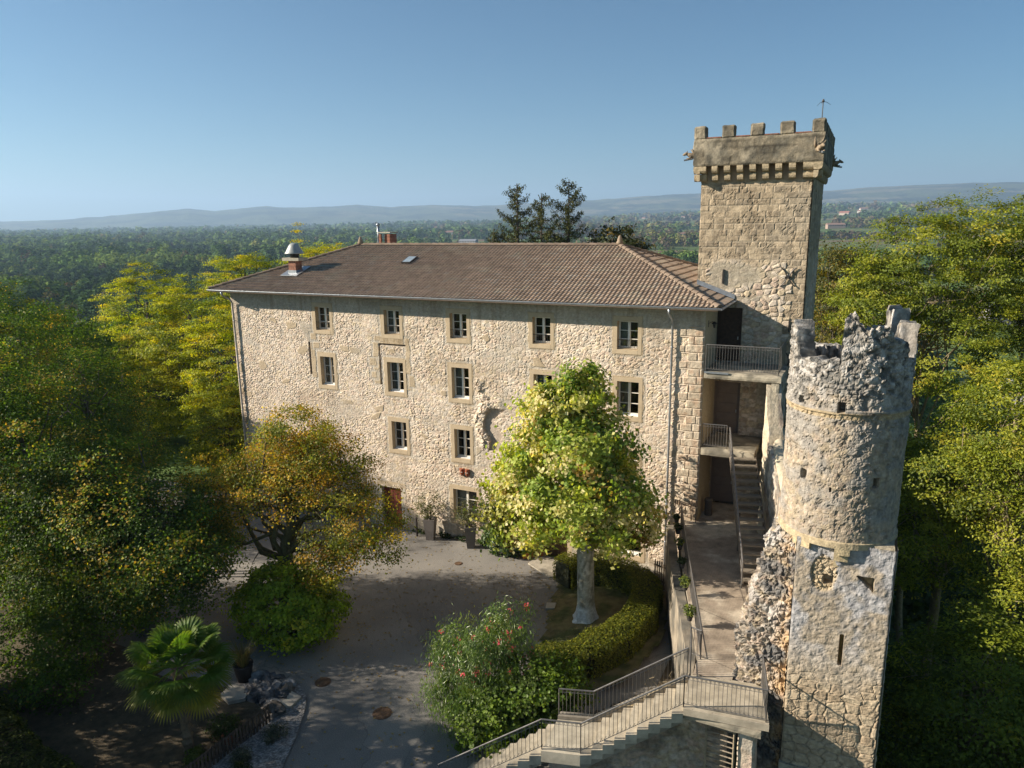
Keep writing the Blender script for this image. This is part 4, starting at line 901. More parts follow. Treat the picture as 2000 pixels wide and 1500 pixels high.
# litter bin
x, y = 28.32, .95
bn = MB().lathe(x, y, [(.17, 2.26), (.18, 2.30), (.18, 2.98), (.175, 3.0)], 20, (.10, .085, .07)).build("litter_bin", M_paintw, None, True); tag(bn, "dark brown cylindrical litter bin in the lowest porch doorway", "litter bin")
MB().lathe(x, y, [(.185, 3.0), (.19, 3.06), (.12, 3.09)], 20, (.16, .13, .10)).build("lid", M_paintw, bn, True)
# lanterns
def lantern(x, y, z, parent):
    m = MB(); m.tube([(x, y, z), (x + .18, y, z + .1), (x + .26, y, z + .06)], .012, 5); m.lathe(x + .26, y, [(.13, z + .0), (.10, z + .05), (.02, z + .10)], 10); m.lathe(x + .26, y, [(.03, z - .18), (.065, z - .02)], 8); m.box((x - .01, y - .05, z - .16), (x + .02, y + .05, z + .14)); m.build("lantern", M_irond, parent)
lantern(28.0, .62, 11.35, building)
m_ = MB(); m_.lathe(28.75, 1.9, [(.02, 9.0), (.10, 8.95), (.11, 8.90), (.07, 8.84), (.06, 8.72)], 10); m_.build("ceiling_lamp", M_irond, bal)
# side rail down from the wall end
railing("wall_rail", building, [(27.0, -.12, 2.45), (27.95, -.12, 2.25)], .75, M_irond, .2, scroll=False, handr=.014)

# ------------------------------------------------------------------ steel and wood open stair
st = thing("open_staircase", "open tread wooden staircase climbing from the terrace to the middle landing", "staircase", (30.6, -2.8, 2.25))
n = 17; A0 = np.array([29.28, .0, 5.85]); A1 = np.array([30.85, -5.5, 2.25]); wv = np.array([1.03, .29, 0])
for k in range(1, n):
    p = A0 + (A1 - A0) * k / n; MB().obox(p + (0, 0, -.05), wv, (.085, -.30, 0), (0, 0, .05), (.20, .17, .13)).build("tread", M_paintw, st)
for off, nm in ((np.array([0, 0, 0]), "stringer"), (wv, "stringer")):
    MB().obox(A0 + off + (0, 0, -.28), A1 - A0, (.045, .012, 0), (0, 0, .30), (.15, .12, .09)).build(nm, M_paintw, st)
hr = MB(); off = np.array([-.02, 0, 0])
hr.tube([A0 + off + (0, 0, 1.02), A1 + off + (0, -.1, 1.0)], .035, 8); hr.tube([A1 + off + (0, -.1, 1.0), A1 + off + (0, -.15, -.0)], .03, 6)
hr.build("handrail", M_iron, st)
rr2 = MB()
for k in range(0, n + 1):
    p = A0 + (A1 - A0) * k / n + off; rr2.tube([p, p + (0, 0, 1.0)], .012, 4, cap=False)
for zz_ in (.35, .68): rr2.tube([A0 + off + (0, 0, zz_), A1 + off + (0, 0, zz_)], .012, 4)
rr2.build("balustrade", M_iron, st)
MB().tube([(30.2, -2.45, 2.26), (30.2, -2.45, 4.0)], .03, 8).build("support_post", M_irond, st)

# ------------------------------------------------------------------ stone stairs in front
ss = thing("stone_staircase", "concrete stairs with iron railings turning down from the terrace to the yard", "staircase", (29, -13.5, 0))
# upper landing
def cstep(V):
    n = fbm(V[:, 0] * 2.5, V[:, 1] * 2.5, V[:, 2] * 2.5, seed=180, o=4); c = mixc((0.44, 0.385, 0.29), (0.24, 0.21, 0.165), sstep(.42, .66, n)); return mixc(c, (0.5, 0.47, .40), sstep(.63, .7, n) * .5)
LP = [(30.42, -13.50), (32.72, -13.22), (32.36, -11.45), (30.22, -11.75)]
lm = MB().prism(LP, 2.03, 2.245, (.40, .345, .26)); lm.build("landing", M_conc, ss)
sheet("landing_paving", [(30.45, -13.46), (32.69, -13.19), (32.34, -11.5), (30.25, -11.78)], 2.25, M_conc, ss, lambda V: mixc((0.42, 0.365, 0.275), (0.33, 0.28, 0.2), fbm(V[:, 0] * 2, V[:, 1] * 2, seed=3, o=4)), .06)
rblock("landing_beam", (30.35, -13.36, 1.80), (32.55, -13.1, 2.03), ss, .02, 7)
# flights: (inner start, outer start) -> (inner end, outer end)
I0, O0 = np.array([30.22, -12.05]), np.array([30.42, -13.5]); I1, O1 = np.array([27.62, -13.28]), np.array([27.78, -14.78])
I2, O2 = np.array([26.6, -13.6]), np.array([26.68, -15.08]); I3, O3 = np.array([24.2, -14.7]), np.array([23.9, -16.4])
def flight(Ia, Oa, Ib, Ob, za, zb_, n):
    for k in range(n):
        a, b_ = (k) / n, (k + 1) / n; z = za - (za - zb_) * (k + 1) / (n + 0.0)
        q = [Ia + (Ib - Ia) * a, Oa + (Ob - Oa) * a, Oa + (Ob - Oa) * b_, Ia + (Ib - Ia) * b_]
        V, F, c = None, None, None
        jit = np.random.default_rng(k).uniform(.88, 1.08)
        MB().prism([tuple(p) for p in q], z - .30, z, np.array((.42, .365, .275)) * jit).build("step", M_conc, ss)
flight(I0, O0, I1, O1, 2.25, .75, 9)
MB().prism([tuple(I1), tuple(O1), tuple(O2), tuple(I2)], .38, .75, (.42, .37, .28)).build("landing", M_conc, ss)
flight(I2, O2, I3, O3, .75, -.78, 9)
# sloping underside slabs
for (Ia, Oa, Ib, Ob, za, zb_) in ((I0, O0, I1, O1, 2.0, .45), (I2, O2, I3, O3, .5, -1.1)):
    ins = .07; Oa2 = Oa + (Ia - Oa) * ins; Ob2 = Ob + (Ib - Ob) * ins
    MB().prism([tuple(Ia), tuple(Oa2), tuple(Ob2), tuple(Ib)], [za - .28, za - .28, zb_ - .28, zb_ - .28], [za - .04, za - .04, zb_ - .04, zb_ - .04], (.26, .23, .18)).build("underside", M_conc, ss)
def rr_(name, pts): railing(name, ss, pts, 1.0)
e = lambda p, z: (p[0], p[1], z)
ins_ = lambda I, O, t: O + (I - O) * t
railing("railing", ss, [e(ins_(I3, O3, .05), -.75), e(ins_(I2, O2, .05), .75), e(ins_(I1, O1, .05), .75), e(ins_(I0, O0, .05), 2.25), (32.62, -13.14, 2.25), (32.30, -11.55, 2.25)], 1.0)
railing("railing", ss, [e(I2 + (.0, .12), .75), e(I1 + (0, .12), .75), e(np.array([30.2, -12.0]), 2.25)], 1.0)
# kerb wall beside the inner railing
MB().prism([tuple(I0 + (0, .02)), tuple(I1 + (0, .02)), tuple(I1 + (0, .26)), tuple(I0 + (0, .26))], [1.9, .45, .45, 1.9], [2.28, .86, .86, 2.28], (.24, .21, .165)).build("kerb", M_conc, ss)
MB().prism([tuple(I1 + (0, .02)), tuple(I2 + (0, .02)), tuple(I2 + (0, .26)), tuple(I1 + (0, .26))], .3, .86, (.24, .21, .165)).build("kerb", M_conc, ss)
# rubble wall under the stairs
def c_dark(V, cid, mm):
    n = fbm(V[:, 0] * 1.7, V[:, 1] * 1.7, V[:, 2] * 1.7, seed=158, o=4); return mixc(mixc((0.30, 0.25, 0.17), stonecol(cid) * .62, mm), (0.10, 0.085, 0.06), sstep(.5, .66, n) * .6)
loft_wall("support_wall", ss, [tuple(I2 + (0.1, -.9)), tuple(I1 + (.1, -.85)), (30.4, -12.6), (31.5, -12.35)], -3.4, [.36, .36, 1.78, 1.78], .3, .055, 190, c_dark, M_old, nz=60, step=.1)
rblock("pillar", (31.88, -12.98, -3.4), (32.38, -12.45, 2.02), ss, .03, 8, lambda V: c_dark(V, voro(V[:, 0] * 3, V[:, 2] * 3, 4)[2], np.ones(len(V))) * 1.35, M_old, .07)
gt = MB(); cr_ = np.random.default_rng(2)
for k in range(26): gt.tube([(31.05 + .0 * k, -13.0, 1.55 - k * .17), (31.78, -13.02, 1.62 - k * .17 - .08)], .022, 5, np.array((.28, .23, .17)) * cr_.uniform(.7, 1.2))
for x in (31.02, 31.80): gt.tube([(x, -13.05, 1.75), (x + .02, -13.05, -3.2)], .035, 6, (.26, .21, .14))
tag(gt.build("slatted_gate", M_bark), "grey slatted wooden gate under the stair landing beside the stone pillar", "gate")
# dead creeper on the inner railing
cv = MB(); cr_ = np.random.default_rng(12)
for k in range(9):
    t = cr_.uniform(.1, .9); p = np.array([*(I1 + (I0 - I1) * t + (0, .1)), .8 + 1.5 * t]); Q = [p]
    for j in range(5): Q.append(Q[-1] + np.array([cr_.normal() * .12 + .08, cr_.normal() * .02, cr_.uniform(.02, .2)]))
    cv.tube(Q, np.linspace(.012, .004, 6), 4, (.28, .22, .13))
tag(cv.build("creeper", M_bark), "bare dry creeper stems twined in the inner stair railing", "creeper")

# ------------------------------------------------------------------ ruined wall stub beside the round tower
rw = thing("ruined_wall", "jagged broken stub of rubble wall leaning against the round tower above the landing", "ruined wall", (32.3, -10.6, 2))
loops = []; nz = 210; zs = np.linspace(-3.2, 7.55, nz)
for z in zs:
    xl = np.interp(z, [-3.2, 1.6, 2.0, 4.0, 5.5, 6.5, 7.2, 7.55], [32.32, 32.28, 31.50, 31.62, 31.93, 32.16, 32.38, 32.6]) + .10 * (fbm(z * 2.3, 0.0, seed=201, o=3) - .5) * 2
    if z < 1.75: xl = 32.3
    yb = -9.9 if z < 5.5 else -9.9 - .3 * (z - 5.5)
    pts = []; xr, yf_ = 33.02, -11.55
    L1 = np.linspace(xl, xr, 40); 
    for x in L1: pts.append((x, yf_ + .25 * (1 - (x - xl) / max(.2, xr - xl)) ** 2, z))
    for y in np.linspace(yf_, yb, 6)[1:]: pts.append((xr, y, z))
    for x in np.linspace(xr, xl, 14)[1:]: pts.append((x, yb, z))
    for y in np.linspace(yb, yf_ + .25, 34)[1:-1]: pts.append((xl, y, z))
    loops.append(pts)
A = np.array(loops); V = A.reshape(-1, 3); ctr = np.array([32.6, -10.7])
d = V[:, :2] - ctr; d /= np.linalg.norm(d, axis=1)[:, None]
f1, e_, cid = voro(V[:, 0] / .13 + V[:, 1] / .15 * .6, V[:, 2] / .11 + .5 * V[:, 1], 7)
dsp = .24 * (fbm(V[:, 0] * 2.4, V[:, 1] * 2.4, V[:, 2] * 2.4, seed=203, o=4) - .5) + .12 * sstep(.02, .3, e_) * (.1 + cid) + .12 * (fbm(V[:, 0] * 8, V[:, 1] * 8, V[:, 2] * 8, seed=205, o=3) - .5)
A2 = V.copy(); A2[:, :2] += d * dsp[:, None]; A2[:, 2] += .1 * (cid - .5)
def c_ruin(P):
    n = fbm(V[:, 0] * 2, V[:, 1] * 2, V[:, 2] * 2, seed=204, o=4); c = mixc((0.27, 0.235, 0.185), stonecol(cid) * .6, sstep(.05, .2, e_))
    c = mixc(c, (0.44, 0.27, 0.12), sstep(.42, .62, n) * sstep(32.4, 33.0, V[:, 0]) * .9); c = mixc(c, (0.50, 0.49, 0.47), sstep(.55, .66, n) * sstep(3, 6, V[:, 2]) * .6); return mixc(c, (0.10, 0.10, 0.10), sstep(.50, .36, n) * .85)
closed("wall", M_old, rw, A2.reshape(A.shape), c_ruin)

# ------------------------------------------------------------------ round tower on its square base
rtw = thing("round_tower", "round crenellated stone turret standing on a square base at the edge of the slope", "tower", (33.95, -10.75, -3))
RX, RYc, RR = 33.92, -10.72, 1.50
TH = np.linspace(0, 2 * np.pi, 560, endpoint=False)
def degtop(t):     # t: degrees clockwise from the camera side (-Y), positive towards +X
    t = (t + 180) % 360 - 180; z = np.full(t.shape, 12.0)
    m = fbm(t / 9., t * 0, seed=210, o=3) - .5
    # merlon outline: left stump, tall broken front, slim right one, right pier, back ones
    z = np.interp(t, [-180, -158, -156, -140, -138, -100, -92, -86, -80, -70, -60, -57, -53, -20, -9, -7, 2, 9, 20, 27, 33, 42, 50, 56, 61, 80, 82, 104, 106, 118, 120, 134, 136, 160, 180],
                     [12.3, 12.3, 12.3, 12.3, 12.3, 12.3, 12.5, 12.75, 13.0, 13.15, 12.9, 12.7, 12.3, 12.28, 12.28, 13.4, 13.5, 13.15, 13.15, 13.15, 13.2, 12.85, 12.85, 12.8, 12.3, 12.3, 13.15, 13.2, 12.4, 12.4, 13.45, 13.45, 12.3, 12.3, 12.3])
    return z + .2 * m + .16 * (fbm(t / 2.2, t * 0 + 4, seed=211, o=3) - .5) * sstep(12.3, 12.6, z)
def rt_loops():
    t = np.degrees(TH); ang = np.radians(t - 90)      # t=0 -> -Y
    cx_, sy_ = np.cos(ang), np.sin(ang); zt = degtop(t); L_ = []
    zz = np.concatenate([np.arange(7.45, 11.8, .036)])
    rin = RR - .42
    V = []
    nlow = len(zz); ntop = 44
    P = []
    for z in zz: P.append(np.stack([RR * cx_, RR * sy_, np.full_like(cx_, z)], 1))
    for k in range(1, ntop + 1): P.append(np.stack([RR * cx_, RR * sy_, 11.8 + (zt - 11.8) * k / ntop], 1))
    for k in (1, 2, 3): r = RR - .42 * k / 3; P.append(np.stack([r * cx_, r * sy_, zt], 1))
    for k in range(1, 16): P.append(np.stack([rin * cx_, rin * sy_, zt - (zt - 11.0) * k / 15], 1))
    return np.array(P), nlow, ntop
P, nlow, ntop = rt_loops(); sh = P.shape
u_ = np.tile(TH * RR, sh[0]); V = P.reshape(-1, 3); v_ = V[:, 2]
tq = np.tile((np.degrees(TH) + 180) % 360 - 180, sh[0])
h, cid, mm = rubble(u_, v_, .13, .10, 212); n1 = fbm(V[:, 0] * 2.2, V[:, 1] * 2.2, V[:, 2] * 2.2, seed=213, o=5); n3 = fbm(V[:, 0] * 7, V[:, 1] * 7, V[:, 2] * 7, seed=214, o=4)
ro = np.repeat(np.arange(sh[0]), sh[1]); outer = ro < nlow + ntop; inner = ro >= nlow + ntop + 3
roughk = sstep(9.2, 12.2, v_)
ds = (.014 + .03 * roughk) * h * (.3 + cid) + (.015 + .035 * roughk) * (n1 - .5) * 2 + (.03 + .02 * roughk) * (n3 - .5) - .03 * sstep(.42, .3, n3)
# string course, two putlog holes and small sockets
sc_z = 11.0 + .03 * np.sin(u_ * 2); ds = np.where(np.abs(v_ - sc_z) < .05, .055 + .02 * n3, ds)
for (t0, z0, w, hh) in ((-4, 11.12, 7, .22), (-46, 11.15, 6, .2), (-37, 9.15, 6, .24), (35, 9.15, 6, .24), (-8, 8.9, 2, .1)):
    k = (np.abs(tq - t0) < w / 2) & (np.abs(v_ - z0) < hh / 2); ds = np.where(k & outer, -.38, ds)
rr3 = np.hypot(V[:, 0], V[:, 1]); sgn = np.where(inner, -1, 1); f = 1 + sgn * ds / rr3
V2 = V.copy(); V2[:, 0] = RX + V[:, 0] * f; V2[:, 1] = RYc + V[:, 1] * f; V2[:, 2] += np.where((ro >= nlow) & ~inner, .05 * (n3 - .5), 0)
nz3 = [fbm(V[:, 0] * 6 + 31 * q_, V[:, 1] * 6, V[:, 2] * 6, seed=230 + q_, o=3) - .5 for q_ in range(3)]; wk = (ro >= nlow) * .09 * sstep(12.2, 12.7, v_)
for q_ in range(3): V2[:, q_] += nz3[q_] * wk
cc = mixc((0.345, 0.28, 0.195), stonecol(cid) * .60, mm * .7); cc = mixc(cc, (0.27, 0.25, 0.22), sstep(.40, .66, n1 + .25 * roughk - .05) * .8)
cc = mixc(cc, (0.42, 0.40, 0.37), sstep(.52, .62, n3) * sstep(11.0, 12.2, v_ + .5 * n1) * .75); cc = mixc(cc, (0.10, 0.10, 0.095), sstep(.50, .38, n3) * (.25 + .6 * sstep(10.8, 12.0, v_)))
cc = mixc(cc, (0.44, 0.32, 0.16), ((np.abs(v_ - 10.9) < .08) * .6) * (n1 > .4))
i = np.arange(sh[0] - 1)[:, None] * sh[1] + np.arange(sh[1])[None]; j = np.arange(sh[0] - 1)[:, None] * sh[1] + (np.arange(sh[1])[None] + 1) % sh[1]
mk("turret", V2, np.stack([i, j, j + sh[1], i + sh[1]], -1).reshape(-1, 4), M_old, rtw, cc)
MB().lathe(RX, RYc, [(RR - .35, 11.0), (RR - .35, 11.1)], 32, (.25, .22, .18)).build('turret_floor', M_old, rtw)
MB().lathe(RX, RYc, [(RR - .02, 7.40), (RR + .045, 7.30), (RR + .045, 7.46), (RR - .02, 7.50)], 64, (.40, .32, .20)).build("moulded_ring", M_old, rtw)
BX0, BX1, BY0, BY1 = 33.0, 35.42, -12.0, -9.5
def basef(Lu, fr):
    def f(u, v):
        n = fbm(u * 1.2, v * 1.2, seed=220, o=4); n2 = fbm(u * 6, v * 6, seed=221, o=4)
        _f1, _e, cid = voro(u / .40 + .35 * fbm(u * 2, v * 2, seed=222), v / .27 + .35 * fbm(u * 1.5, v * 1.5, seed=223), 224, .62); hc = sstep(.02, .16, _e); k = sstep(4.3, 3.0, v + 1.4 * (n - .5) * 2)
        c = mixc((0.36, 0.31, 0.24), (0.27, 0.22, 0.16), n2); c = mixc(c, (0.36, 0.36, 0.37), sstep(.46, .60, n) * sstep(3.2, 5.0, v) * .75); c = mixc(c, (0.14, 0.14, 0.15), sstep(.52, .40, n2) * sstep(4.0, 5.5, v) * .45)
        bc_ = mixc((0.37, 0.30, 0.205), (0.29, 0.22, 0.145), cid); c = mixc(c, mixc((0.26, 0.205, 0.14), bc_, hc), k)
        h = .03 * n2 + k * (.035 * hc - .015) + (.05 * (fbm(u * 9, v * 9, seed=226, o=3) - .4))
        if fr:
            p = ((u - .74) / .34) ** 2 + ((v - 6.42) / .55) ** 2; rp = sstep(1.1, .7, p + .3 * (n2 - .5)); f1, e_, ci = voro(u / .12, v / .12, 8); h = h + rp * (.10 * sstep(0, .4, e_) * ci - .08); c = mixc(c, (0.38, 0.29, 0.17), rp * .8)
            k2 = (u > .72) & (u < .98) & (v > 6.12) & (v < 6.40); h = np.where(k2, -.30, h)
            k3 = (u > 1.55) & (u < 1.98) & (v > 6.12) & (v < 6.55) & (v > 6.5 - (u - 1.55) * .9); h = np.where(k3, -.24, h); c = np.where(k3[..., None], np.array((.36, .28, .16)), c)
            k4 = (u > 1.28) & (u < 1.37) & (v > 3.80) & (v < 4.75); h = np.where(k4, -.22, h); c = np.where(k4[..., None], np.array((.42, .27, .10)), c)
        return h * sstep(0, .05, np.minimum(u, Lu - u)), c
    return f
relief("base", M_old, rtw, (BX0, BY0, 0), (1, 0, 0), (0, 0, 1), (0, -1, 0), np.arange(0, BX1 - BX0 + .001, .03), np.arange(-3.5, 7.42, .03), basef(BX1 - BX0, True))
relief("base", M_old, rtw, (BX0, BY1, 0), (0, -1, 0), (0, 0, 1), (-1, 0, 0), np.arange(0, 2.501, .06), np.arange(-3.5, 7.42, .06), basef(2.5, False))
relief("base", M_old, rtw, (BX1, BY0, 0), (0, 1, 0), (0, 0, 1), (1, 0, 0), np.arange(0, 2.501, .06), np.arange(-9, 7.42, .06), basef(2.5, False))
MB().box((BX0 + .05, BY0 + .05, 7.28), (BX1 - .05, BY1, 7.41), (.36, .31, .22)).build("base_top", M_old, rtw)
# stone corbels under the turret
for a0, w, dz in ((-33, 20, 0), (8, 14, 1)):
    m = MB()
    for lv in range(2 + dz):
        z1 = 7.32 - lv * .22; r_ = RR + .04 - lv * .12; V = []
        for q in np.radians(np.linspace(a0 - w / 2, a0 + w / 2, 6) - 90):
            for r2 in (r_ - .35, r_):
                V += [(RX + r2 * math.cos(q), RYc + r2 * math.sin(q), z1 - .2), (RX + r2 * math.cos(q), RYc + r2 * math.sin(q), z1)]
        F = []
        for s_ in range(5):
            o_ = s_ * 4; F += [(o_ + 2, o_ + 6, o_ + 7, o_ + 3), (o_, o_ + 4, o_ + 6, o_ + 2), (o_ + 1, o_ + 3, o_ + 7, o_ + 5)]
        F += [(0, 2, 3, 1), (20, 21, 23, 22)]
        m.add(V, F, np.array((.44, .35, .21)) * (1 - .05 * lv))
    m.build("corbel", M_old, rtw)
for x in np.arange(33.35, 35.2, .55): rblock("foot_stone", (x, -12.28, -.2), (x + .3, -11.95, .12), rtw, .02, int(x * 9), lambda V: conccol(V) * 1.0, M_old)
rblock("plinth", (32.95, -12.14, -3.5), (35.5, -11.95, .35), rtw, .02, 9, lambda V: conccol(V), M_old)
#@@GARDEN
# ================================================================== yard and garden
m_asph, t, b = newmat("worn_asphalt"); N = t.nodes; L = t.links
tc = N.new("ShaderNodeTexCoord"); n1 = N.new("ShaderNodeTexNoise"); n1.inputs["Scale"].default_value = .35; n1.inputs["Detail"].default_value = 6
n2 = N.new("ShaderNodeTexNoise"); n2.inputs["Scale"].default_value = 28; n2.inputs["Detail"].default_value = 4
L.new(tc.outputs["Object"], n1.inputs[0]); L.new(tc.outputs["Object"], n2.inputs[0])
c1 = N.new("ShaderNodeValToRGB"); e = c1.color_ramp.elements; e[0].position = .35; e[0].color = (0.165, 0.153, 0.137, 1); e[1].position = .68; e[1].color = (0.25, 0.23, 0.20, 1)
c2 = N.new("ShaderNodeMapRange"); c2.inputs[1].default_value = .3; c2.inputs[2].default_value = .7; c2.inputs[3].default_value = .7; c2.inputs[4].default_value = 1.3
mx = N.new("ShaderNodeMix"); mx.data_type = 'RGBA'; mx.blend_type = 'MULTIPLY'; mx.inputs[0].default_value = 1
L.new(n1.outputs[0], c1.inputs[0]); L.new(n2.outputs[0], c2.inputs[0]); L.new(c1.outputs[0], mx.inputs[6]); L.new(c2.outputs[0], mx.inputs[7])
wn = N.new("ShaderNodeTexNoise"); wn.inputs["Scale"].default_value = 1.1; wn.inputs["Detail"].default_value = 5; va = N.new("ShaderNodeVectorMath"); va.operation = 'MULTIPLY_ADD'; va.inputs[1].default_value = (1.2, 1.2, 0); L.new(tc.outputs["Object"], wn.inputs[0]); L.new(wn.outputs["Color"], va.inputs[0]); L.new(tc.outputs["Object"], va.inputs[2])
vc = N.new("ShaderNodeTexVoronoi"); vc.feature = 'DISTANCE_TO_EDGE'; vc.inputs["Scale"].default_value = .17; L.new(va.outputs[0], vc.inputs["Vector"]); vr = N.new("ShaderNodeMapRange"); vr.inputs[1].default_value = .0015; vr.inputs[2].default_value = .005; vr.inputs[3].default_value = .72; vr.inputs[4].default_value = 1; L.new(vc.outputs["Distance"], vr.inputs[0])
vp = N.new("ShaderNodeTexVoronoi"); vp.inputs["Scale"].default_value = .17; L.new(va.outputs[0], vp.inputs["Vector"]); sx__ = N.new("ShaderNodeSeparateColor"); L.new(vp.outputs["Color"], sx__.inputs[0]); pr = N.new("ShaderNodeMapRange"); pr.inputs[3].default_value = .86; pr.inputs[4].default_value = 1.12; L.new(sx__.outputs[0], pr.inputs[0])
m2_ = N.new("ShaderNodeMath"); m2_.operation = 'MULTIPLY'; L.new(vr.outputs[0], m2_.inputs[0]); L.new(pr.outputs[0], m2_.inputs[1]); m3_ = N.new("ShaderNodeMix"); m3_.data_type = 'RGBA'; m3_.blend_type = 'MULTIPLY'; m3_.inputs[0].default_value = 1; L.new(mx.outputs[2], m3_.inputs[6]); L.new(m2_.outputs[0], m3_.inputs[7]); L.new(m3_.outputs[2], b.inputs["Base Color"])
bp = N.new("ShaderNodeBump"); bp.inputs["Strength"].default_value = .3; bp.inputs["Distance"].default_value = .01; L.new(n2.outputs[0], bp.inputs["Height"]); L.new(bp.outputs[0], b.inputs["Normal"]); b.inputs["Roughness"].default_value = .85
M_soil = mat_attr("garden_soil", noise=.4, nscale=3, bump=.8, bscale=16, bdist=.04)
YD = [(-16, .05), (28.0, .05), (28.0, -1.5), (29.2, -5), (30.2, -9), (30.4, -14.5), (27, -20), (26, -46), (-16, -46)]
def flat(name, poly, z, mat, c=(1, 1, 1), n=None):
    V = [(x, y, z) for x, y in poly]; return mk(name, V, [tuple(range(len(V)))], mat, None, np.tile(c, (len(V), 1)))
struct(flat("courtyard", YD, -1.0, m_asph))
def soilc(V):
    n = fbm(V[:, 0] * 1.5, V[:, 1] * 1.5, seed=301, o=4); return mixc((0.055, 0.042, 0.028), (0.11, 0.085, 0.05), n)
def grassc(V):
    n = fbm(V[:, 0] * 1.8, V[:, 1] * 1.8, seed=302, o=4); return mixc((0.15, 0.125, 0.055), (0.07, 0.08, 0.025), sstep(.4, .65, n))
bed = [(22.0, -1.3), (22.35, -3.8), (22.7, -5.2), (23.2, -6.5), (23.4, -8.6), (23.9, -10.2), (25.6, -10.4), (27.3, -8.8), (27.9, -5.4), (27.2, -1.6), (25.5, -1.0)]
struct(sheet("planted_bed", bed, -.985, M_soil, None, grassc, .15, lambda X, Y: -.985 + .22 * sstep(0, 2.2, X - np.interp(-Y, [1, 6.5, 10], [22.1, 23.2, 24])) + .02 * fbm(X * 4, Y * 4, seed=4)))
struct(sheet("garden_path", [(27.0, -.6), (28.2, -4.6), (30.1, -11.4), (28.5, -12.6), (27.0, -13.1), (25.4, -12.9), (26.6, -10.9), (28.3, -8.6), (28.3, -5), (27.6, -1.2), (26.0, -.9)], -.955, M_soil, None, soilc, .2, lambda X, Y: -.955 + .015 * fbm(X * 4, Y * 4, seed=5)))
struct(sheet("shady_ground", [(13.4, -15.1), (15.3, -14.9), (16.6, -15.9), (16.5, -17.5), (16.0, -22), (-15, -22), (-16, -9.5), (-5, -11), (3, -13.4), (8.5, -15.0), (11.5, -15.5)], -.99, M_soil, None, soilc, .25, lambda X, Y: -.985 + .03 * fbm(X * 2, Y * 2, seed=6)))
def gravc(V):
    n = _h(np.floor(V[:, 0] * 30), np.floor(V[:, 1] * 30), V[:, 0] * 0, 9); return mixc((0.13, 0.12, 0.11), (0.40, 0.38, 0.36), n ** 2)
g_ = sheet("gravel", [(15.0, -14.1), (16.2, -13.7), (17.0, -14.2), (17.5, -14.9), (18.1, -16), (18.75, -17.4), (19.2, -19.5), (16.4, -19.5), (16.4, -18.2), (16.8, -16.4), (16.0, -15.3)], -.94, M_soil, None, gravc, .035, lambda X, Y: -.96 + .05 * fbm(X * 6, Y * 6, seed=7)); g_['kind'] = 'stuff'; g_['label'] = "pale gravel strip along the little picket fence"
def litter():
    r_ = np.random.default_rng(44); n = 2600; x = np.concatenate([r_.uniform(8, 26, n // 2), r_.normal(13, 3.5, n // 4), r_.normal(23, 3, n // 4)]); y = np.concatenate([r_.uniform(-20, 0, n // 2), r_.normal(-10, 3, n // 4), r_.normal(-4, 2.5, n // 4)]); k = (y < -.4) & (y > -30); x, y = x[k], y[k]
    V, F = leafquads(np.stack([x, y, np.full_like(x, -.978)], 1), r_.normal(size=(len(x), 3)) * .12 + [0, 0, 1], .10, .8, r_); V[:, 2] = np.maximum(V[:, 2], -.992); c = mixc((.20, .13, .05), (.36, .29, .15), r_.uniform(size=len(x))); o = mk("fallen_leaves", V, F, M_leaf, col=np.repeat(c, 4, 0)); o['kind'] = 'stuff'; o['label'] = "dry fallen leaves scattered over the yard"
litter()
# kerb stones along bed and rockery
rg = np.random.default_rng(31)
def rocks(name, label, pts, s, seed, cols, zb=-1.0, cat="rock", grp=None, single=True):
    for k, (x, y) in enumerate(pts):
        r = np.random.default_rng(seed + k); sz = s * r.uniform(.7, 1.3); n, m_ = 14, 9; L_ = []
        for i in range(m_):
            ph = math.pi * (i + .02) / (m_ - .96) ; row = []
            for j in range(n):
                th_ = 2 * math.pi * j / n; d = np.array([math.sin(ph) * math.cos(th_), math.sin(ph) * math.sin(th_), -math.cos(ph)]); q = 1 + .8 * (float(fbm(d[0] * 2.4 + k, d[1] * 2.4, d[2] * 2.4 + seed, seed=seed, o=3)) - .5) * 2
                row.append((x + sz * q * d[0] * 1.15, y + sz * q * d[1], zb + sz * .35 + sz * .75 * q * d[2]))
            L_.append(row)
        c = np.array(cols[k % len(cols)]); lab = label[k] if isinstance(label, (list, tuple)) else label
        o = closed(name, M_old, None, L_, lambda V: mixc(c, c * .5, sstep(.4, .6, fbm(V[:, 0] * 5, V[:, 1] * 5, V[:, 2] * 5, seed=2, o=3)))); tag(o, lab, cat, grp)
RK = [(14.75, -14.35), (15.1, -14.05), (15.5, -14.15), (15.85, -14.4), (15.2, -14.6), (15.65, -14.8), (16.0, -14.95), (15.0, -14.85), (15.4, -14.45), (16.25, -14.6), (15.95, -13.95), (14.95, -14.6)]
rocks("rockery_stone", "grey lichened lump in the rock pile beside the palm", RK + [(14.6, -14.1), (15.3, -13.85), (15.75, -14.15), (16.1, -14.25), (14.9, -14.95), (15.35, -14.95), (16.2, -15.1), (16.5, -15.4), (15.55, -14.35), (14.75, -14.75)], .27, 400, [(.20, .20, .20), (.12, .12, .125), (.26, .25, .24), (.16, .14, .12)], grp="stones of the rock pile by the palm")
for k, (poly, lab) in enumerate((([(16.2, -14.25), (16.9, -14.35), (16.95, -14.95), (16.5, -15.15), (16.15, -14.8)], "flat pale stone slab lying on the yard side of the rock pile"), ([(14.0, -14.9), (14.8, -14.75), (15.1, -15.3), (14.7, -15.7), (14.1, -15.5)], "flat pale stone slab lying between the palm and the rock pile"))):
    tag(MB().prism(poly, -.97, -.84, (.33, .30, .25)).build("stone_slab", M_conc), lab, "stone slab")
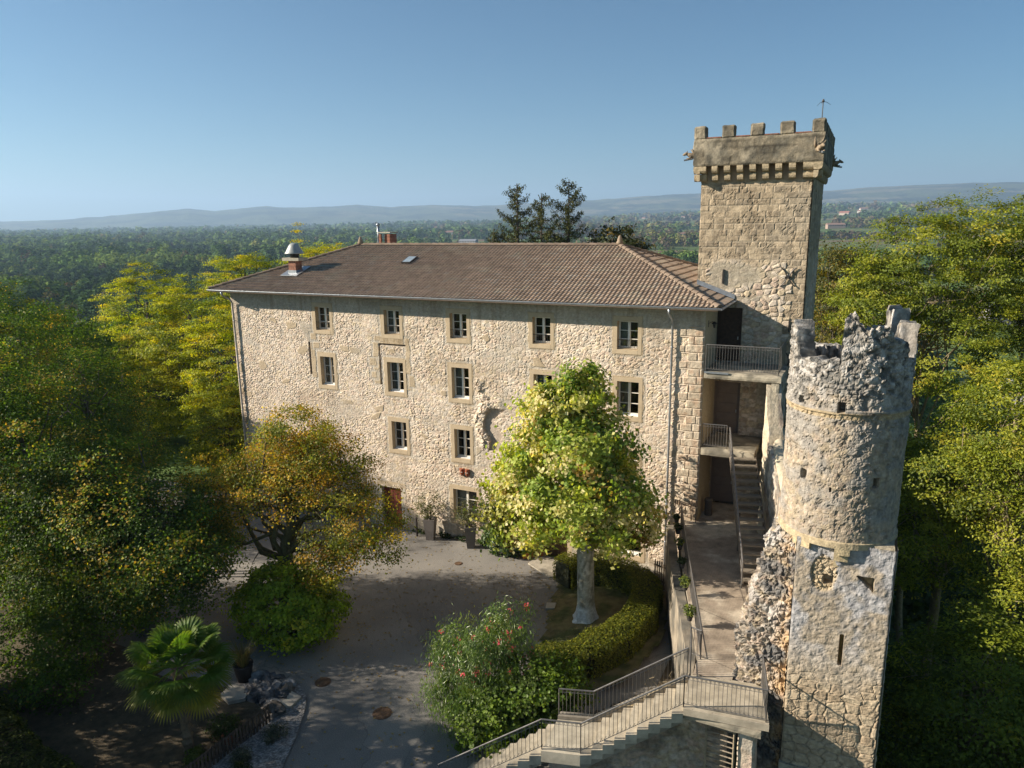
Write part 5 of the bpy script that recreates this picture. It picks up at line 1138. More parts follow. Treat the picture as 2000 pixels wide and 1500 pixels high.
tag(MB().prism([(22.35, -4.45), (22.75, -4.3), (22.85, -4.75), (22.5, -4.95)], -1.0, -.90, (.34, .31, .26)).build("edging_stone", M_conc), "single pale flat stone at the bed edge left of the plane tree", "stone")
tag(MB().prism([(20.1, -.35), (21.9, -.1), (22.3, -1.6), (21.5, -2.1), (19.95, -1.2)], [-.995] * 5, [-.90, -.90, -.92, -.92, -.93], (.36, .32, .25)).build("door_slab", M_conc), "pale concrete threshold slab before the open orange door", "paving slab")
tag(MB().prism([(24.8, -.03), (27.9, -.03), (27.9, -.35), (24.8, -.5)], -1.0, -.42, (.42, .38, .31)).build("ledge", M_conc), "pale low ledge at the foot of the facade by the picket gate", "ledge")
for (x, y, r, lab) in ((20.0, -13.75, .34, "brown round manhole cover in the shaded yard near the stairs"), (16.7, -2.57, .2, "small round drain cover in the yard before the potted shrubs"), (16.9, -13.2, .3, "rusty drain cover on the asphalt behind the rock pile")):
    m = MB(); m.lathe(x, y, [(r, -.998), (r, -.985), (r * .86, -.985), (r * .84, -.978)], 28, (.10, .06, .035))
    for q in range(-3, 4): m.box((x - math.sqrt(max(0, (r * .75) ** 2 - (q * r * .2) ** 2)), y + q * r * .2 - .012, -.978), (x + math.sqrt(max(0, (r * .75) ** 2 - (q * r * .2) ** 2)), y + q * r * .2 + .012, -.970), (.14, .085, .05))
    tag(m.build("manhole_cover", M_old), lab, "manhole cover")

# plane tree with limewashed foot
pt = thing("plane_tree", "pollarded plane tree with pale mottled trunk and yellow green crown before the facade", "tree", (24.45, -5.1, -.85))
GP = [(0.352, 0.409, 0.074), (0.496, 0.475, 0.163), (0.261, 0.343, 0.059), (0.157, 0.238, 0.044), (0.653, 0.580, 0.296), (0.392, 0.264, 0.089)]
PB_ = [(23.9, -5.1, 4.6, 3.8, 3.3, 2.0, 3.0), (23.9, -5.1, 6.4, 2.9, 2.7, 2.2, 2.8), (24.1, -5.1, 8.7, 1.15, 1.2, 1.7, .8), (23.0, -5.2, 8.2, 1.2, 1.2, 1.5, .7), (24.9, -5, 7.2, 1.1, 1.2, 1.4, .5), (22.0, -5.4, 3.6, 2.1, 2.2, 1.5, 1), (25.6, -5.0, 4.2, 2.0, 2.3, 1.9, 1.1), (21.7, -5.2, 5.9, 1.2, 1.3, 1.3, .4)]
cr, cc = crown("crown", pt, PB_, 800, 48, .21, .85, .21, GP, [3, 2.6, 2.6, 1.8, 1.6, .5], 41, shell=.3, flat=.8, rough=.6, up=.35, jit=.25)
rg = np.random.default_rng(5)
mb = MB(); zs = np.linspace(-1, 2.9, 22)
def plbark(V):
    n = fbm(V[:, 0] * 5, V[:, 1] * 5, V[:, 2] * 2.2, seed=310, o=4); c = mixc((0.36, 0.35, 0.29), (0.20, 0.19, 0.14), sstep(.48, .56, n)); c = mixc(c, (0.46, 0.44, 0.38), sstep(.60, .66, n))
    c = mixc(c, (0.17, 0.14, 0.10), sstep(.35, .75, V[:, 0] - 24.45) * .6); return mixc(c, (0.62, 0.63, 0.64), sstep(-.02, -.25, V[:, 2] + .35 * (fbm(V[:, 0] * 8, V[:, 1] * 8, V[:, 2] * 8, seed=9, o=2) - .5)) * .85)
L_ = []
for z in zs:
    r = .36 + .32 * math.exp(-(z + 1) / .35) + .06 * max(0, z - 2.2); cx_ = 24.45 - .03 * (z + 1) * .4
    L_.append([(cx_ + r * (1 + .14 * math.exp(-(z + 1) / .5) * math.sin(5 * a) + .10 * (float(vn(math.cos(a) * 1.5, math.sin(a) * 1.5, z * .7, seed=3)) - .5)) * math.cos(a), -5.1 + r * (1 + .14 * math.exp(-(z + 1) / .5) * math.sin(5 * a)) * math.sin(a), z) for a in np.linspace(0, 2 * np.pi, 28, endpoint=False)])
closed("trunk", M_old, pt, L_, plbark)
mb = MB()
for p in cc[rg.choice(len(cc), 26, replace=False)]:
    s = np.array([24.4 + rg.normal() * .15, -5.1 + rg.normal() * .15, 2.7]); m1 = (s + p) / 2 + np.array([0, 0, .5]); mb.tube([s, m1, p], [.13, .07, .015], 6, (.25, .23, .17))
mb.build("branches", M_bark, pt, True)

# clipped hedge round the plane tree
def hedge(name, label, path, w, h, zb, n, leaf, cols, wts, seed, grp=None, rnd=.3):
    t_ = thing(name, label, "hedge", (path[0][0], path[0][1], zb), grp); P = np.array(path, float); sg = np.linalg.norm(np.diff(P, axis=0), axis=1); s = np.concatenate([[0], np.cumsum(sg)]); r_ = np.random.default_rng(seed)
    t = r_.uniform(0, s[-1], n); x = np.interp(t, s, P[:, 0]); y = np.interp(t, s, P[:, 1]); e_ = .05; dx = np.interp(t + e_, s, P[:, 0]) - np.interp(t - e_, s, P[:, 0]); dy = np.interp(t + e_, s, P[:, 1]) - np.interp(t - e_, s, P[:, 1]); L2 = np.hypot(dx, dy) + 1e-9; nx_, ny_ = -dy / L2, dx / L2
    ww = w * (1 + .14 * (fbm(t * .8, t * 0, seed=seed, o=2) - .5) * 2); hh = h * (1 + .10 * (fbm(t * .7 + 9, t * 0, seed=seed, o=2) - .5) * 2)
    per = 2 * hh + ww; q = r_.uniform(0, 1, n) * per; side = np.where(q < hh, -1, np.where(q > hh + ww, 1, 0)); a = np.where(side == 0, (q - hh) / ww * 2 - 1, side); z = np.where(side == -1, q, np.where(side == 1, q - hh - ww, hh)) / hh
    # superellipse rounding at the shoulders
    k = np.clip((z - (1 - rnd)) / rnd, 0, 1); a2 = np.where(side != 0, a * (1 - .22 * k ** 2), a); z2 = np.where(side == 0, 1 - .16 * np.abs(a) ** 4, z)
    lump = 1 + .10 * (fbm(x * 2.2, y * 2.2, z * 2.2, seed=seed + 3, o=3) - .5) * 2; dp = r_.uniform(.86, 1.03, n) * lump
    C = np.stack([x + nx_ * a2 * ww / 2 * dp, y + ny_ * a2 * ww / 2 * dp, zb + z2 * hh * dp], 1)
    Nn = np.stack([nx_ * a2, ny_ * a2, .25 + 1.2 * (side == 0) + k], 1) + r_.normal(size=(n, 3)) * .5
    V, F = leafquads(C, Nn, leaf, .7, r_); ci = r_.choice(len(cols), n, p=np.array(wts) / sum(wts)); c = np.array(cols)[ci] * r_.uniform(.7, 1.3, n)[:, None]
    mk("foliage", V, F, M_leaf, t_, np.repeat(c, 4, 0)); m = 40; tt = np.linspace(0, s[-1], m); cxx = np.interp(tt, s, P[:, 0]); cyy = np.interp(tt, s, P[:, 1]); d_ = np.gradient(np.stack([cxx, cyy], 1), axis=0); d_ /= np.linalg.norm(d_, axis=1)[:, None]
    core = [[(cxx[i] - d_[i][1] * a_ * w * .36, cyy[i] + d_[i][0] * a_ * w * .36, zb + z_ * h * .84) for a_, z_ in ((-1, 0), (-1, .9), (0, 1), (1, .9), (1, 0))] for i in range(m)]
    closed("twiggy_core", M_soil, t_, core, lambda V: np.tile((0.03, 0.032, 0.014), (len(V), 1))); return t_
HC = [(0.133, 0.155, 0.018), (0.187, 0.195, 0.022), (0.086, 0.106, 0.016), (0.265, 0.253, 0.031)]
hedge("clipped_hedge", "curved clipped box hedge wrapping round behind the plane tree trunk", [(22.35, -2.6), (22.7, -1.9), (24.2, -1.7), (25.7, -1.9), (26.6, -3.0), (26.85, -5.0), (26.5, -7.2), (25.7, -8.8), (24.4, -9.9)], 1.25, 1.35, -.95, 42000, .085, HC, [3, 2.4, 3, 1], 51)
# oleander
ol = thing("oleander", "large oleander bush with long glossy leaves and pink blossoms beside the hedge", "shrub", (23.3, -12.3, -1))
OB = [(23.1, -12.3, .9, 1.5, 1.4, 1.7, 3), (22.1, -11.9, .5, 1.2, 1.2, 1.6, 2), (24.0, -11.6, 1.7, 1.1, 1.1, 1.6, 1.6), (22.9, -13.3, .2, 1.3, 1.0, 1.3, 1.5), (23.9, -12.6, .9, 1.1, 1.0, 1.9, 1.5)]
cr, oc = crown("foliage", ol, OB, 560, 36, .20, .17, .15, [(0.088, 0.151, 0.024), (0.147, 0.227, 0.034), (0.058, 0.106, 0.019), (0.235, 0.272, 0.048)], [3, 2.4, 2.4, .8], 61, mat=M_gloss, shell=.4, flat=1.1, rough=.5, up=.3, droop=np.array([0, 0, 1.2]))
rg = np.random.default_rng(62); top = oc[(oc[:, 2] > .3)]; pk = top[rg.choice(len(top), 62, replace=False)]; PP = np.repeat(pk, 9, 0) + rg.normal(size=(62 * 9, 3)) * .055 + np.array([0, -.05, .1])
V, F = leafquads(PP, rg.normal(size=PP.shape) + [0, -.5, 1], .075, .9, rg); mk("blossoms", V, F, M_leaf, ol, np.repeat(mixc((0.62, 0.05, 0.10), (0.75, 0.16, 0.22), rg.uniform(size=len(PP))), 4, 0))
mb = MB()
for k in range(22): a = rg.uniform(0, 6.28); p = oc[rg.integers(len(oc))]; s = np.array([23.1 + .5 * math.cos(a), -12.3 + .4 * math.sin(a), -1]); mb.tube([s, (s + p) / 2 + [0, 0, .2], p], [.03, .02, .008], 5, (.16, .14, .09))
mb.build("stems", M_bark, ol)
def bush(name, label, cat, base, blobs, nc, per, leaf, wid, cr_, cols, wts, seed, stem=.04, group=None, mat=None, nst=10, **kw):
    t_ = thing(name, label, cat, base, group); kw.setdefault('shell', .45); _, c_ = crown("foliage", t_, blobs, nc, per, leaf, wid, cr_, cols, wts, seed, mat=mat, **kw); m = MB(); r_ = np.random.default_rng(seed)
    for k in range(nst): p = c_[r_.integers(len(c_))]; s = np.array(base) + [r_.normal() * .08, r_.normal() * .08, 0]; m.tube([s, (s + p) / 2 + [0, 0, .1], p], [stem, stem * .6, .006], 5, (.14, .11, .075))
    m.build("stems", M_bark, t_); return t_
bush("hazel_shrub", "round leaved green shrub between the oleander and the stair railing", "shrub", (25.2, -12.4, -1), [(25.3, -12.2, .5, 1.5, 1.2, 1.25, 3), (24.6, -13.0, .1, 1.2, .9, 1.1, 2), (26.1, -11.6, .5, .9, .8, 1.1, 1), (23.9, -13.9, -.2, 1.1, .7, .8, 1)], 420, 26, .14, .95, .15, [(0.098, 0.161, 0.018), (0.157, 0.227, 0.024), (0.069, 0.104, 0.014)], [3, 2, 3], 71, rough=.4, up=.9)
bush("wall_shrub", "low dark glossy evergreen shrub at the facade foot left of the orange door", "shrub", (18.5, -.7, -1), [(18.3, -.75, -.25, 1.0, .6, .85, 2), (19.0, -.7, -.2, .8, .5, .7, 1), (17.7, -.6, -.3, .5, .4, .6, .6)], 150, 26, .16, .5, .12, [(0.04, 0.085, 0.022), (0.07, 0.13, 0.03), (0.025, 0.05, 0.015)], [3, 2, 2], 72, mat=M_gloss)
bush("wall_creeper", "thin strip of dark creeping plants along the facade foot behind the tall pots", "creeper", (14.9, -.12, -1), [(13.0, -.14, -.93, .7, .14, .14, 1), (14.6, -.14, -.9, .6, .14, .16, 1), (15.6, -.14, -.9, .6, .14, .16, 1), (16.8, -.14, -.9, .5, .14, .2, 1)], 120, 16, .08, .7, .05, [(0.03, 0.055, 0.015), (0.05, 0.08, 0.02)], [1, 1], 73)
# two tall planters with thin shrubs
for k, (x, y, lab, rr_) in enumerate(((13.85, -.62, "left tall tapered grey planter with a straggly shrub against the facade", 1.0), (16.35, -.62, "right tall tapered grey planter with a straggly shrub under the wide window", .9))):
    t_ = thing("tall_planter", lab, "planter", (x, y, -1), "tall grey planters by the wall"); m = MB(); r0, r1, z1 = .20, .31, .22; a = .5 if k else .25
    rot = lambda px, py: (x + px * math.cos(a) - py * math.sin(a), y + px * math.sin(a) + py * math.cos(a)); V = [(*rot(sx * r, sy * r), z) for r, z in ((r0, -1), (r1, z1), (r1 - .04, z1), (r1 - .06, z1 - .08)) for sx, sy in ((-1, -1), (1, -1), (1, 1), (-1, 1))]
    m.add(V, [(i * 4 + j, i * 4 + (j + 1) % 4, i * 4 + 4 + (j + 1) % 4, i * 4 + 4 + j) for i in range(3) for j in range(4)] + [(0, 3, 2, 1), (12, 13, 14, 15)], (.17, .15, .135)); m.build("pot", M_paintw, t_)
    _, c_ = crown("shrub", t_, [(x, y - .05, 1.05, rr_ * .85, .5, .72, 2), (x - .3, y, .6, rr_ * .6, .4, .45, 1)], 100, 16, .095, .45, .13, [(0.10, 0.11, 0.05), (0.14, 0.13, 0.06), (0.06, 0.07, 0.03)], [2, 1, 2], 80 + k, shell=.15, rough=.6)
    m = MB(); r_ = np.random.default_rng(k)
    for q in range(30): p = c_[r_.integers(len(c_))]; m.tube([(x, y, .1), (np.array([x, y, .1]) + p) / 2 + [0, 0, .12], p], [.014, .009, .004], 4, (.16, .13, .10))
    m.build("stems", M_bark, t_)
tag(MB().tube([(12.95, -.6, -1), (12.95, -.6, .05)], .055, 10, (.05, .04, .035)).lathe(12.95, -.6, [(.075, .02), (.08, .08), (.03, .12)], 10, (.06, .05, .045)).build("post", M_paintw), "short dark post standing left of the two tall grey planters", "post")
# picket gate by the terrace wall
def pickets(name, label, cat, p, q, h, zb, n, col, w=.07, rail=(.25, .8), zt=None, tips=True, posts=True):
    m = MB(); p, q = np.array(p, float), np.array(q, float); d = (q - p) / np.linalg.norm(q - p); nr = np.array([-d[1], d[0]]); t_ = thing(name, label, cat, (p[0], p[1], zb)); r_ = np.random.default_rng(n)
    for k in range(n):
        c = p + (q - p) * (k + .5) / n; hh = h * r_.uniform(.95, 1.04); a = c - d * w / 2; b_ = c + d * w / 2; V = []
        for off in (0, .022):
            o_ = nr * off; V += [(*(a + o_), zb), (*(b_ + o_), zb), (*(b_ + o_), zb + hh - w * .7), (*(c + o_), zb + hh), (*(a + o_), zb + hh - w * .7)]
        mm_ = MB().add(V, [(0, 1, 2, 3, 4), (9, 8, 7, 6, 5)] + [(i, i + 5, (i + 1) % 5 + 5, (i + 1) % 5) for i in range(5)], np.array(col) * r_.uniform(.75, 1.25)); mm_.build("picket", M_bark, t_)
    for z in rail: MB().obox((*(p - nr * .035), zb + h * z), (*(q - p), 0), (*(nr * .034), 0), (0, 0, .08), col).build("rail", M_bark, t_)
    return t_
pickets("picket_gate", "weathered brown picket gate between the box hedge and the terrace wall", "gate", (26.3, -.95), (27.3, -1.25), 1.35, -.93, 9, (.17, .13, .085))
pickets("picket_fence", "low weathered picket fence between the palm bed and the gravel strip", "fence", (16.75, -15.75), (16.55, -19.4), .72, -.97, 27, (.085, .062, .045), .075)
# palm
pm = thing("fan_palm", "windmill fan palm with a shaggy trunk in the shaded bed by the picket fence", "palm", (15.5, -18.1, -1))
rg = np.random.default_rng(77); tr = []; zs = np.linspace(-1, 2.3, 26)
for z in zs: r = .15 + .05 * math.sin(z * 22) * .5 + .06 * sstep(.8, 2.2, z); tr.append([(15.5 + r * (1 + .25 * rg.uniform(-1, 1)) * math.cos(a), -18.1 + r * (1 + .25 * rg.uniform(-1, 1)) * math.sin(a), z) for a in np.linspace(0, 2 * np.pi, 16, endpoint=False)])
closed("trunk", M_bark, pm, tr, lambda V: mixc((0.10, 0.07, 0.045), (0.17, 0.13, 0.08), fbm(V[:, 0] * 20, V[:, 1] * 20, V[:, 2] * 9, seed=3, o=2)))
for k in range(36):
    az_ = k * 2.39996; el = math.radians(76 - 112 * (k / 35.) ** .9); Lp = rg.uniform(.85, 1.2) * (.75 if k < 5 else 1); hd = np.array([math.cos(az_), math.sin(az_), 0.]); d = hd * math.cos(el) + np.array([0, 0, math.sin(el)])
    b0 = np.array([15.5, -18.1, 2.25]); pe = b0 + d * Lp + np.array([0, 0, -.10 * Lp]); side = np.cross(d, (0, 0, 1)); side /= np.linalg.norm(side); upn = np.cross(side, d); m = MB()
    age = sstep(24, 35, k); c0 = mixc((0.075, 0.15, 0.022), (0.24, 0.24, 0.025), age) if rg.uniform() < .8 else np.array((0.09, 0.15, 0.025)); c0 = np.array(c0).reshape(3)
    m.tube([b0, (b0 + pe) / 2 + [0, 0, .05], pe], [.022, .016, .012], 5, c0 * 1.3)
    nb = 30; Rf = rg.uniform(.72, .90)
    for j in range(nb):
        a = math.radians(-105 + 210 * j / (nb - 1)); dirv = d * math.cos(a) + side * math.sin(a); fold = .02 * (1 if j % 2 else -1); wv_ = np.cross(dirv, upn); Ls = Rf * (1 - .22 * abs(a) / 2.2) * rg.uniform(.92, 1.05)
        P0 = pe + upn * .0; P1 = pe + dirv * Ls * .55 + upn * (.05 * math.cos(a)); P2 = pe + dirv * Ls * .85 + np.array([0, 0, -.05 * Ls]); P3 = pe + dirv * Ls + np.array([0, 0, -.17 * Ls]); w1 = .040
        tipc = mixc(c0, (0.22, 0.17, 0.03), .25 + .5 * age).reshape(3)
        V = [P0, P1 + wv_ * w1 + upn * fold, P1 - wv_ * w1 - upn * fold * .2, P2 + wv_ * w1 * .6, P2 - wv_ * w1 * .6, P3]; i0 = m.n
        m.add(V, [(0, 2, 1), (1, 2, 4, 3), (3, 4, 5)], c0 * rg.uniform(.8, 1.25)); m.c[-1][3:] = tipc
    m.build("frond", M_leaf, pm)
# globe shrub at the foot of the lime tree, and the lime
bush("globe_bush", "dense rounded yellow green bush growing round the foot of the autumn tree", "shrub", (13.4, -11.0, -1), [(13.45, -11.2, .25, 2.45, 1.9, 1.5, 3), (13.4, -11.0, 1.0, 1.8, 1.5, 1.3, 1.5)], 700, 26, .15, .9, .14, [(0.240, 0.334, 0.021), (0.343, 0.413, 0.025), (0.154, 0.222, 0.016), (0.515, 0.476, 0.034)], [3, 2, 2, .6], 91, rough=.42, shell=.7, up=.8)
LB = [(12.2, -9.2, 5.0, 5.0, 2.5, 1.1, 3.2), (12.7, -9.2, 5.8, 3.3, 2.3, 1.0, 1.8), (12.7, -9.3, 7.3, 1.7, 1.5, 1.35, 1.2), (14.2, -9.2, 6.5, 1.5, 1.4, 1.2, .8), (16.3, -9.3, 3.6, 1.6, 1.8, 1.7, 1.4), (8.2, -9.9, 3.4, 2.1, 1.8, 1.7, 1.3), (15.4, -10.8, 2.7, 1.3, 1.2, 1.4, .7), (9.4, -11.1, 2.9, 1.6, 1.2, 1.4, .9)]
tree("autumn_tree", "spreading autumn tree with orange brown top and dark trunk in mid yard", "tree", (13.0, -10.8, -1), LB, 1250, 42, .108, .8, .24,
     [(0.176, 0.198, 0.021), (0.245, 0.240, 0.023), (0.122, 0.148, 0.019), (0.407, 0.248, 0.023), (0.327, 0.186, 0.032), (0.489, 0.351, 0.032)], [3, 2.2, 2.4, 1.3, 1.3, .7], 95, r0=.42, trunk_col=(0.093, 0.080, 0.032), nlimb=34, fork=(13.15, -10.2, 4.9), shell=.3, flat=.5, rough=.85, up=.8, tipcols=[(0.550, 0.310, 0.032), (0.407, 0.207, 0.032), (0.613, 0.455, 0.037)])
# dark maples to the left
DM = [(0.059, 0.117, 0.013), (0.092, 0.159, 0.018), (0.042, 0.079, 0.012), (0.140, 0.170, 0.019), (0.161, 0.140, 0.019)]
TP_ = [(0.421, 0.376, 0.032), (0.486, 0.300, 0.043), (0.194, 0.282, 0.027)]
for k, (bx, by, blobs, lab, nc) in enumerate((
    (2.2, -13.2, [(2.2, -14.3, 6.0, 4.2, 2.9, 4.2, 3), (3.6, -14.2, 4.0, 4.2, 2.8, 2.8, 2.4), (1.0, -14.2, 8.4, 2.6, 2.2, 2.6, 1.2), (4.6, -15.2, 1.6, 3.0, 2.0, 1.9, 1.3), (.5, -15, 2.0, 3.0, 2.4, 2.4, 1.2)], "tall dark maple with orange leaf tips filling the left edge of the view", 1500),
    (7.8, -13.4, [(7.6, -13.2, 4.0, 3.9, 3.0, 2.5, 3), (8.6, -13.2, 2.9, 3.8, 2.8, 1.9, 2.2), (6.0, -13.6, 5.6, 2.6, 2.4, 2.3, 1.2), (9.2, -14.1, 1.7, 2.7, 1.7, 1.5, 1.2), (7.2, -14.8, 1.2, 2.6, 1.6, 1.5, 1)], "dark spreading maple just left of the autumn tree", 1350),
    (-5.5, -6.0, [(-5.5, -6.2, 5.2, 4.0, 3.6, 4.2, 3), (-3.6, -6.8, 3.4, 3.4, 2.8, 2.6, 1.5)], "dark maple shading the far end of the yard by the castle corner", 1000),
    (-10.5, -9.5, [(-10.5, -10, 6.4, 4.4, 4.0, 5.0, 3), (-8.5, -11.5, 4.5, 3.2, 3.2, 3.2, 1.5)], "broad dark maple with orange tips behind the tall left maple", 1000),
    (-15.5, -5.0, [(-15.5, -5, 8.6, 4.6, 4.2, 4.6, 3), (-13.5, -3.5, 5.2, 3.2, 3.2, 3.2, 1.5)], "orange tipped maple crown at the left edge just below the valley", 900),
    (4.0, -21.5, [(4, -21.5, 4.4, 4.0, 3.6, 4.2, 3)], "dark maple added out of view beyond the lower left edge to shade the yard", 800),  # this and the next stand out of view, added to shade the foreground
    (9.5, -25.0, [(9.5, -25, 5.2, 3.8, 3.6, 4.2, 3)], "dark maple added out of view past the near end to shade the yard", 800))):
    tree("maple_tree", lab, "tree", (bx, by, -1), blobs, nc, 40, .13, .85, .27, DM, [3, 2.2, 2.6, 1, .7], 110 + k, r0=.30, group="dark maples on the left side of the yard", nlimb=26, shell=.5, flat=.5, rough=.5, up=.9, tipcols=TP_, trunk_col=(.10, .09, .075))
# white stemmed birch group at the far left
for k, (x, y) in enumerate(((-3.4, -13.2), (-3.0, -12.7), (-2.3, -13.0))):
    mb = MB().tube([(x, y, -1), (x - .1, y, 2.5), (x + .1, y + .2, 6.0)], [.11, .09, .05], 8, (.27, .26, .22)); tag(mb.build("pale_trunk", M_bark), ["left", "middle", "right"][k] + " one of three slender pale trunks at the far left edge", "tree trunk", "slender pale trunks at the left edge")
bush("dark_shrub", "dark shrub mass under the maples at the lower left edge", "shrub", (7.2, -17.2, -1), [(6.6, -17.0, .2, 2.6, 1.8, 1.5, 2), (5.2, -15.6, .3, 2.2, 1.6, 1.5, 1.4), (8.5, -18.3, -.2, 1.5, 1.2, 1.0, 1)], 420, 26, .14, .7, .2, DM, [3, 2, 3, .4, .2], 141)
hedge("clipped_hedge", "dark low clipped hedge in the bottom left corner of the yard", [(4.5, -19.6), (9.0, -20.7), (12.6, -21.5), (15.2, -21.6)], 1.9, 1.15, -1, 24000, .10, [(0.045, 0.065, 0.016), (0.07, 0.09, 0.02), (0.03, 0.045, 0.012)], [2, 1, 2], 142)
bush("garden_shrub", "small bright green shrub at the foot of the palm", "shrub", (16.0, -18.3, -1), [(16.0, -18.3, -.75, .35, .3, .3, 1)], 60, 16, .10, .5, .07, [(0.08, 0.12, 0.02), (0.12, 0.15, 0.03)], [1, 1], 143)
bush("garden_shrub", "dark low shrub behind the picket fence beside the palm trunk", "shrub", (15.9, -17.0, -1), [(15.8, -16.9, -.7, .6, .5, .35, 1)], 90, 16, .10, .5, .08, [(0.035, 0.06, 0.018), (0.05, 0.08, 0.02)], [1, 1], 144)
for k, (x, y, s, lab) in enumerate(((17.45, -16.3, .42, "grey lavender cushion on the gravel near the rock pile"), (17.25, -17.6, .3, "smaller grey lavender cushion on the gravel nearer the bottom edge"), (17.75, -18.1, .34, "dark green cushion plant on the gravel at the bottom edge"))):
    bush("lavender", lab, "shrub", (x, y, -.95), [(x, y, -.8, s, s, s * .75, 1)], 90, 16, .11, .22, .06, [(0.10, 0.115, 0.09), (0.14, 0.15, 0.12), (0.06, 0.08, 0.05)] if k < 2 else [(0.035, 0.06, 0.018)] * 3, [1, 1, 1], 150 + k, droop=np.array([0, 0, 1.5]))
# potted grass
pg = thing("potted_grass", "dark round pot of dry ornamental grass behind the rock pile", "potted plant", (14.05, -14.3, -1)); x, y = 14.05, -14.3
MB().lathe(x, y, [(.26, -1), (.36, -.38), (.38, -.33), (.34, -.33), (.30, -.40)], 20, (.035, .03, .028)).build("pot", M_paintw, pg, True)
rg = np.random.default_rng(9); m = MB()
for k in range(170):
    a = rg.uniform(0, 6.28); r = rg.uniform(0, .2); l_ = rg.uniform(.6, 1.05); s = np.array([x + r * math.cos(a), y + r * math.sin(a), -.4]); d = np.array([math.cos(a) * .35, math.sin(a) * .35, 1.]); p1 = s + d * l_ * .6; p2 = s + d * l_ + [math.cos(a) * .15, math.sin(a) * .15, -.1]; w_ = np.array([-math.sin(a), math.cos(a), 0]) * .012
    m.add([s - w_, s + w_, p1 + w_, p1 - w_, p2], [(0, 1, 2, 3), (3, 2, 4)], mixc((0.10, 0.11, 0.04), (0.24, 0.18, 0.09), rg.uniform()).reshape(3))
m.build("grass_blades", M_leaf, pg)
tp = thing("terracotta_pot", "small empty terracotta pot behind the picket fence", "pot", (16.25, -17.1, -1)); MB().lathe(16.25, -17.15, [(.13, -1), (.19, -.72), (.21, -.70), (.21, -.66), (.17, -.66), (.13, -.9)], 16, (.25, .09, .045)).build("pot", M_paintw, tp, True)
# robinias and other yellow green trees behind and beside the castle
RC = [(0.312, 0.343, 0.013), (0.432, 0.411, 0.016), (0.196, 0.245, 0.013), (0.113, 0.156, 0.012), (0.537, 0.432, 0.015)]
def robinia(lab, bx, by, blobs, nc, seed, g="yellow green robinias left of the castle", wts=(3, 2.4, 2.4, 1.3, .7), leaf=.21, r0=.3, **kw):
    kw.setdefault('rough', .6); return tree("robinia_tree", lab, "tree", (bx, by), blobs, int(nc * .8), 52, leaf * .85, .6, .27, RC, wts, seed, r0=r0, group=g, nlimb=30, shell=.66, flat=.28, up=1.3, **kw)
robinia("yellow green robinia close to the left corner of the castle", -7.5, 7.0, [(-7.0, 6.5, 6.0, 4.2, 3.6, 4.2, 3), (-6.0, 5.0, 2.6, 3.4, 3.0, 3.0, 2)], 900, 160)
robinia("robinia with layered bright foliage standing a little left of the castle corner", -14.5, 9.5, [(-14.3, 9, 7.4, 4.4, 4.0, 4.4, 3), (-13.2, 7, 2.6, 4.0, 3.2, 3.2, 2)], 1000, 161)
robinia("robinia in the middle of the bright foliage below the valley forest", -21.5, 11, [(-21, 10.5, 8.0, 4.6, 4.2, 4.6, 3), (-20, 8, 2.0, 4.0, 3.6, 3.6, 1.6)], 950, 162)
robinia("tall robinia rising just behind the left end of the roof", -11.0, 19.5, [(-11, 19.5, 9.6, 4.0, 4.0, 3.6, 3), (-9.0, 18.0, 8.0, 3.0, 3.0, 2.8, 1.5)], 900, 163)
robinia("yellowing robinia whose top branch sticks out against the distant hills", -14.5, 28.0, [(-15, 28, 11.0, 4.2, 3.8, 3.2, 3), (-12.0, 27, 11.6, 2.8, 2.4, 1.8, 1.2), (-18.6, 28.5, 12.6, 1.3, 1.2, 1.1, .5), (-20.2, 28.5, 14.9, .4, .4, 1.5, .16)], 700, 164, wts=(2, 2.6, 1.4, .8, 2.4), rough=.8)
robinia("robinia just left of the yellowing one behind the roof", -21.0, 22.5, [(-21.2, 22, 10.2, 3.8, 3.6, 3.4, 3)], 560, 165)
robinia("darker bushy tree at the lower left corner of the castle wall", -4.6, 3.0, [(-4.4, 2.8, 1.6, 3.2, 2.6, 3.0, 3)], 460, 166, wts=(1.5, .8, 3, 3, .2), r0=.2)
tree("broadleaf_tree", "dark green treetop between the orange maple and the bright robinias", "tree", (-24, 3.5), [(-24, 3.5, 5.2, 5.0, 4.2, 5.2, 3), (-19, 1.5, 3.5, 3.6, 3.4, 4.2, 2)], 950, 26, .22, .8, .34, DM, [3, 2.5, 2.5, .5, .2], 167, group="dark broadleaf trees on the castle slope", nlimb=20, flat=.5)
tree("broadleaf_tree", "dark green tree filling the far left corner below the valley", "tree", (-34, 8), [(-34, 8, 4.2, 6.0, 5.0, 5.0, 3), (-30, 14, 3.8, 5, 5, 4, 2)], 900, 26, .26, .8, .42, DM, [3, 2.5, 2.5, .5, .2], 168, group="dark broadleaf trees on the castle slope", nlimb=20, flat=.5)
# slope trees further down the left and behind
for k in range(26):
    rg = np.random.default_rng(500 + k); x = -42 - 5.5 * (k % 13) + rg.uniform(-3, 3); y = 12 + 13 * (k // 13) + 3.4 * (k % 13) + rg.uniform(-4, 4); z0 = float(terrain(x, y)); r = rg.uniform(4.2, 5.6); h = rg.uniform(8, 11)
    tree("slope_tree", "broadleaf tree in the belt on the slope between castle and valley", "tree", (x, y, z0), [(x, y, z0 + h - r * .5, r, r, r * 1.0, 1)], 230, 22, .42, .8, .5, RC if k % 3 == 0 else G_dark + G_mid, [1] * (5 if k % 3 == 0 else 8), 520 + k, group="belt of trees on the slope below the castle", nlimb=8, flat=.5)
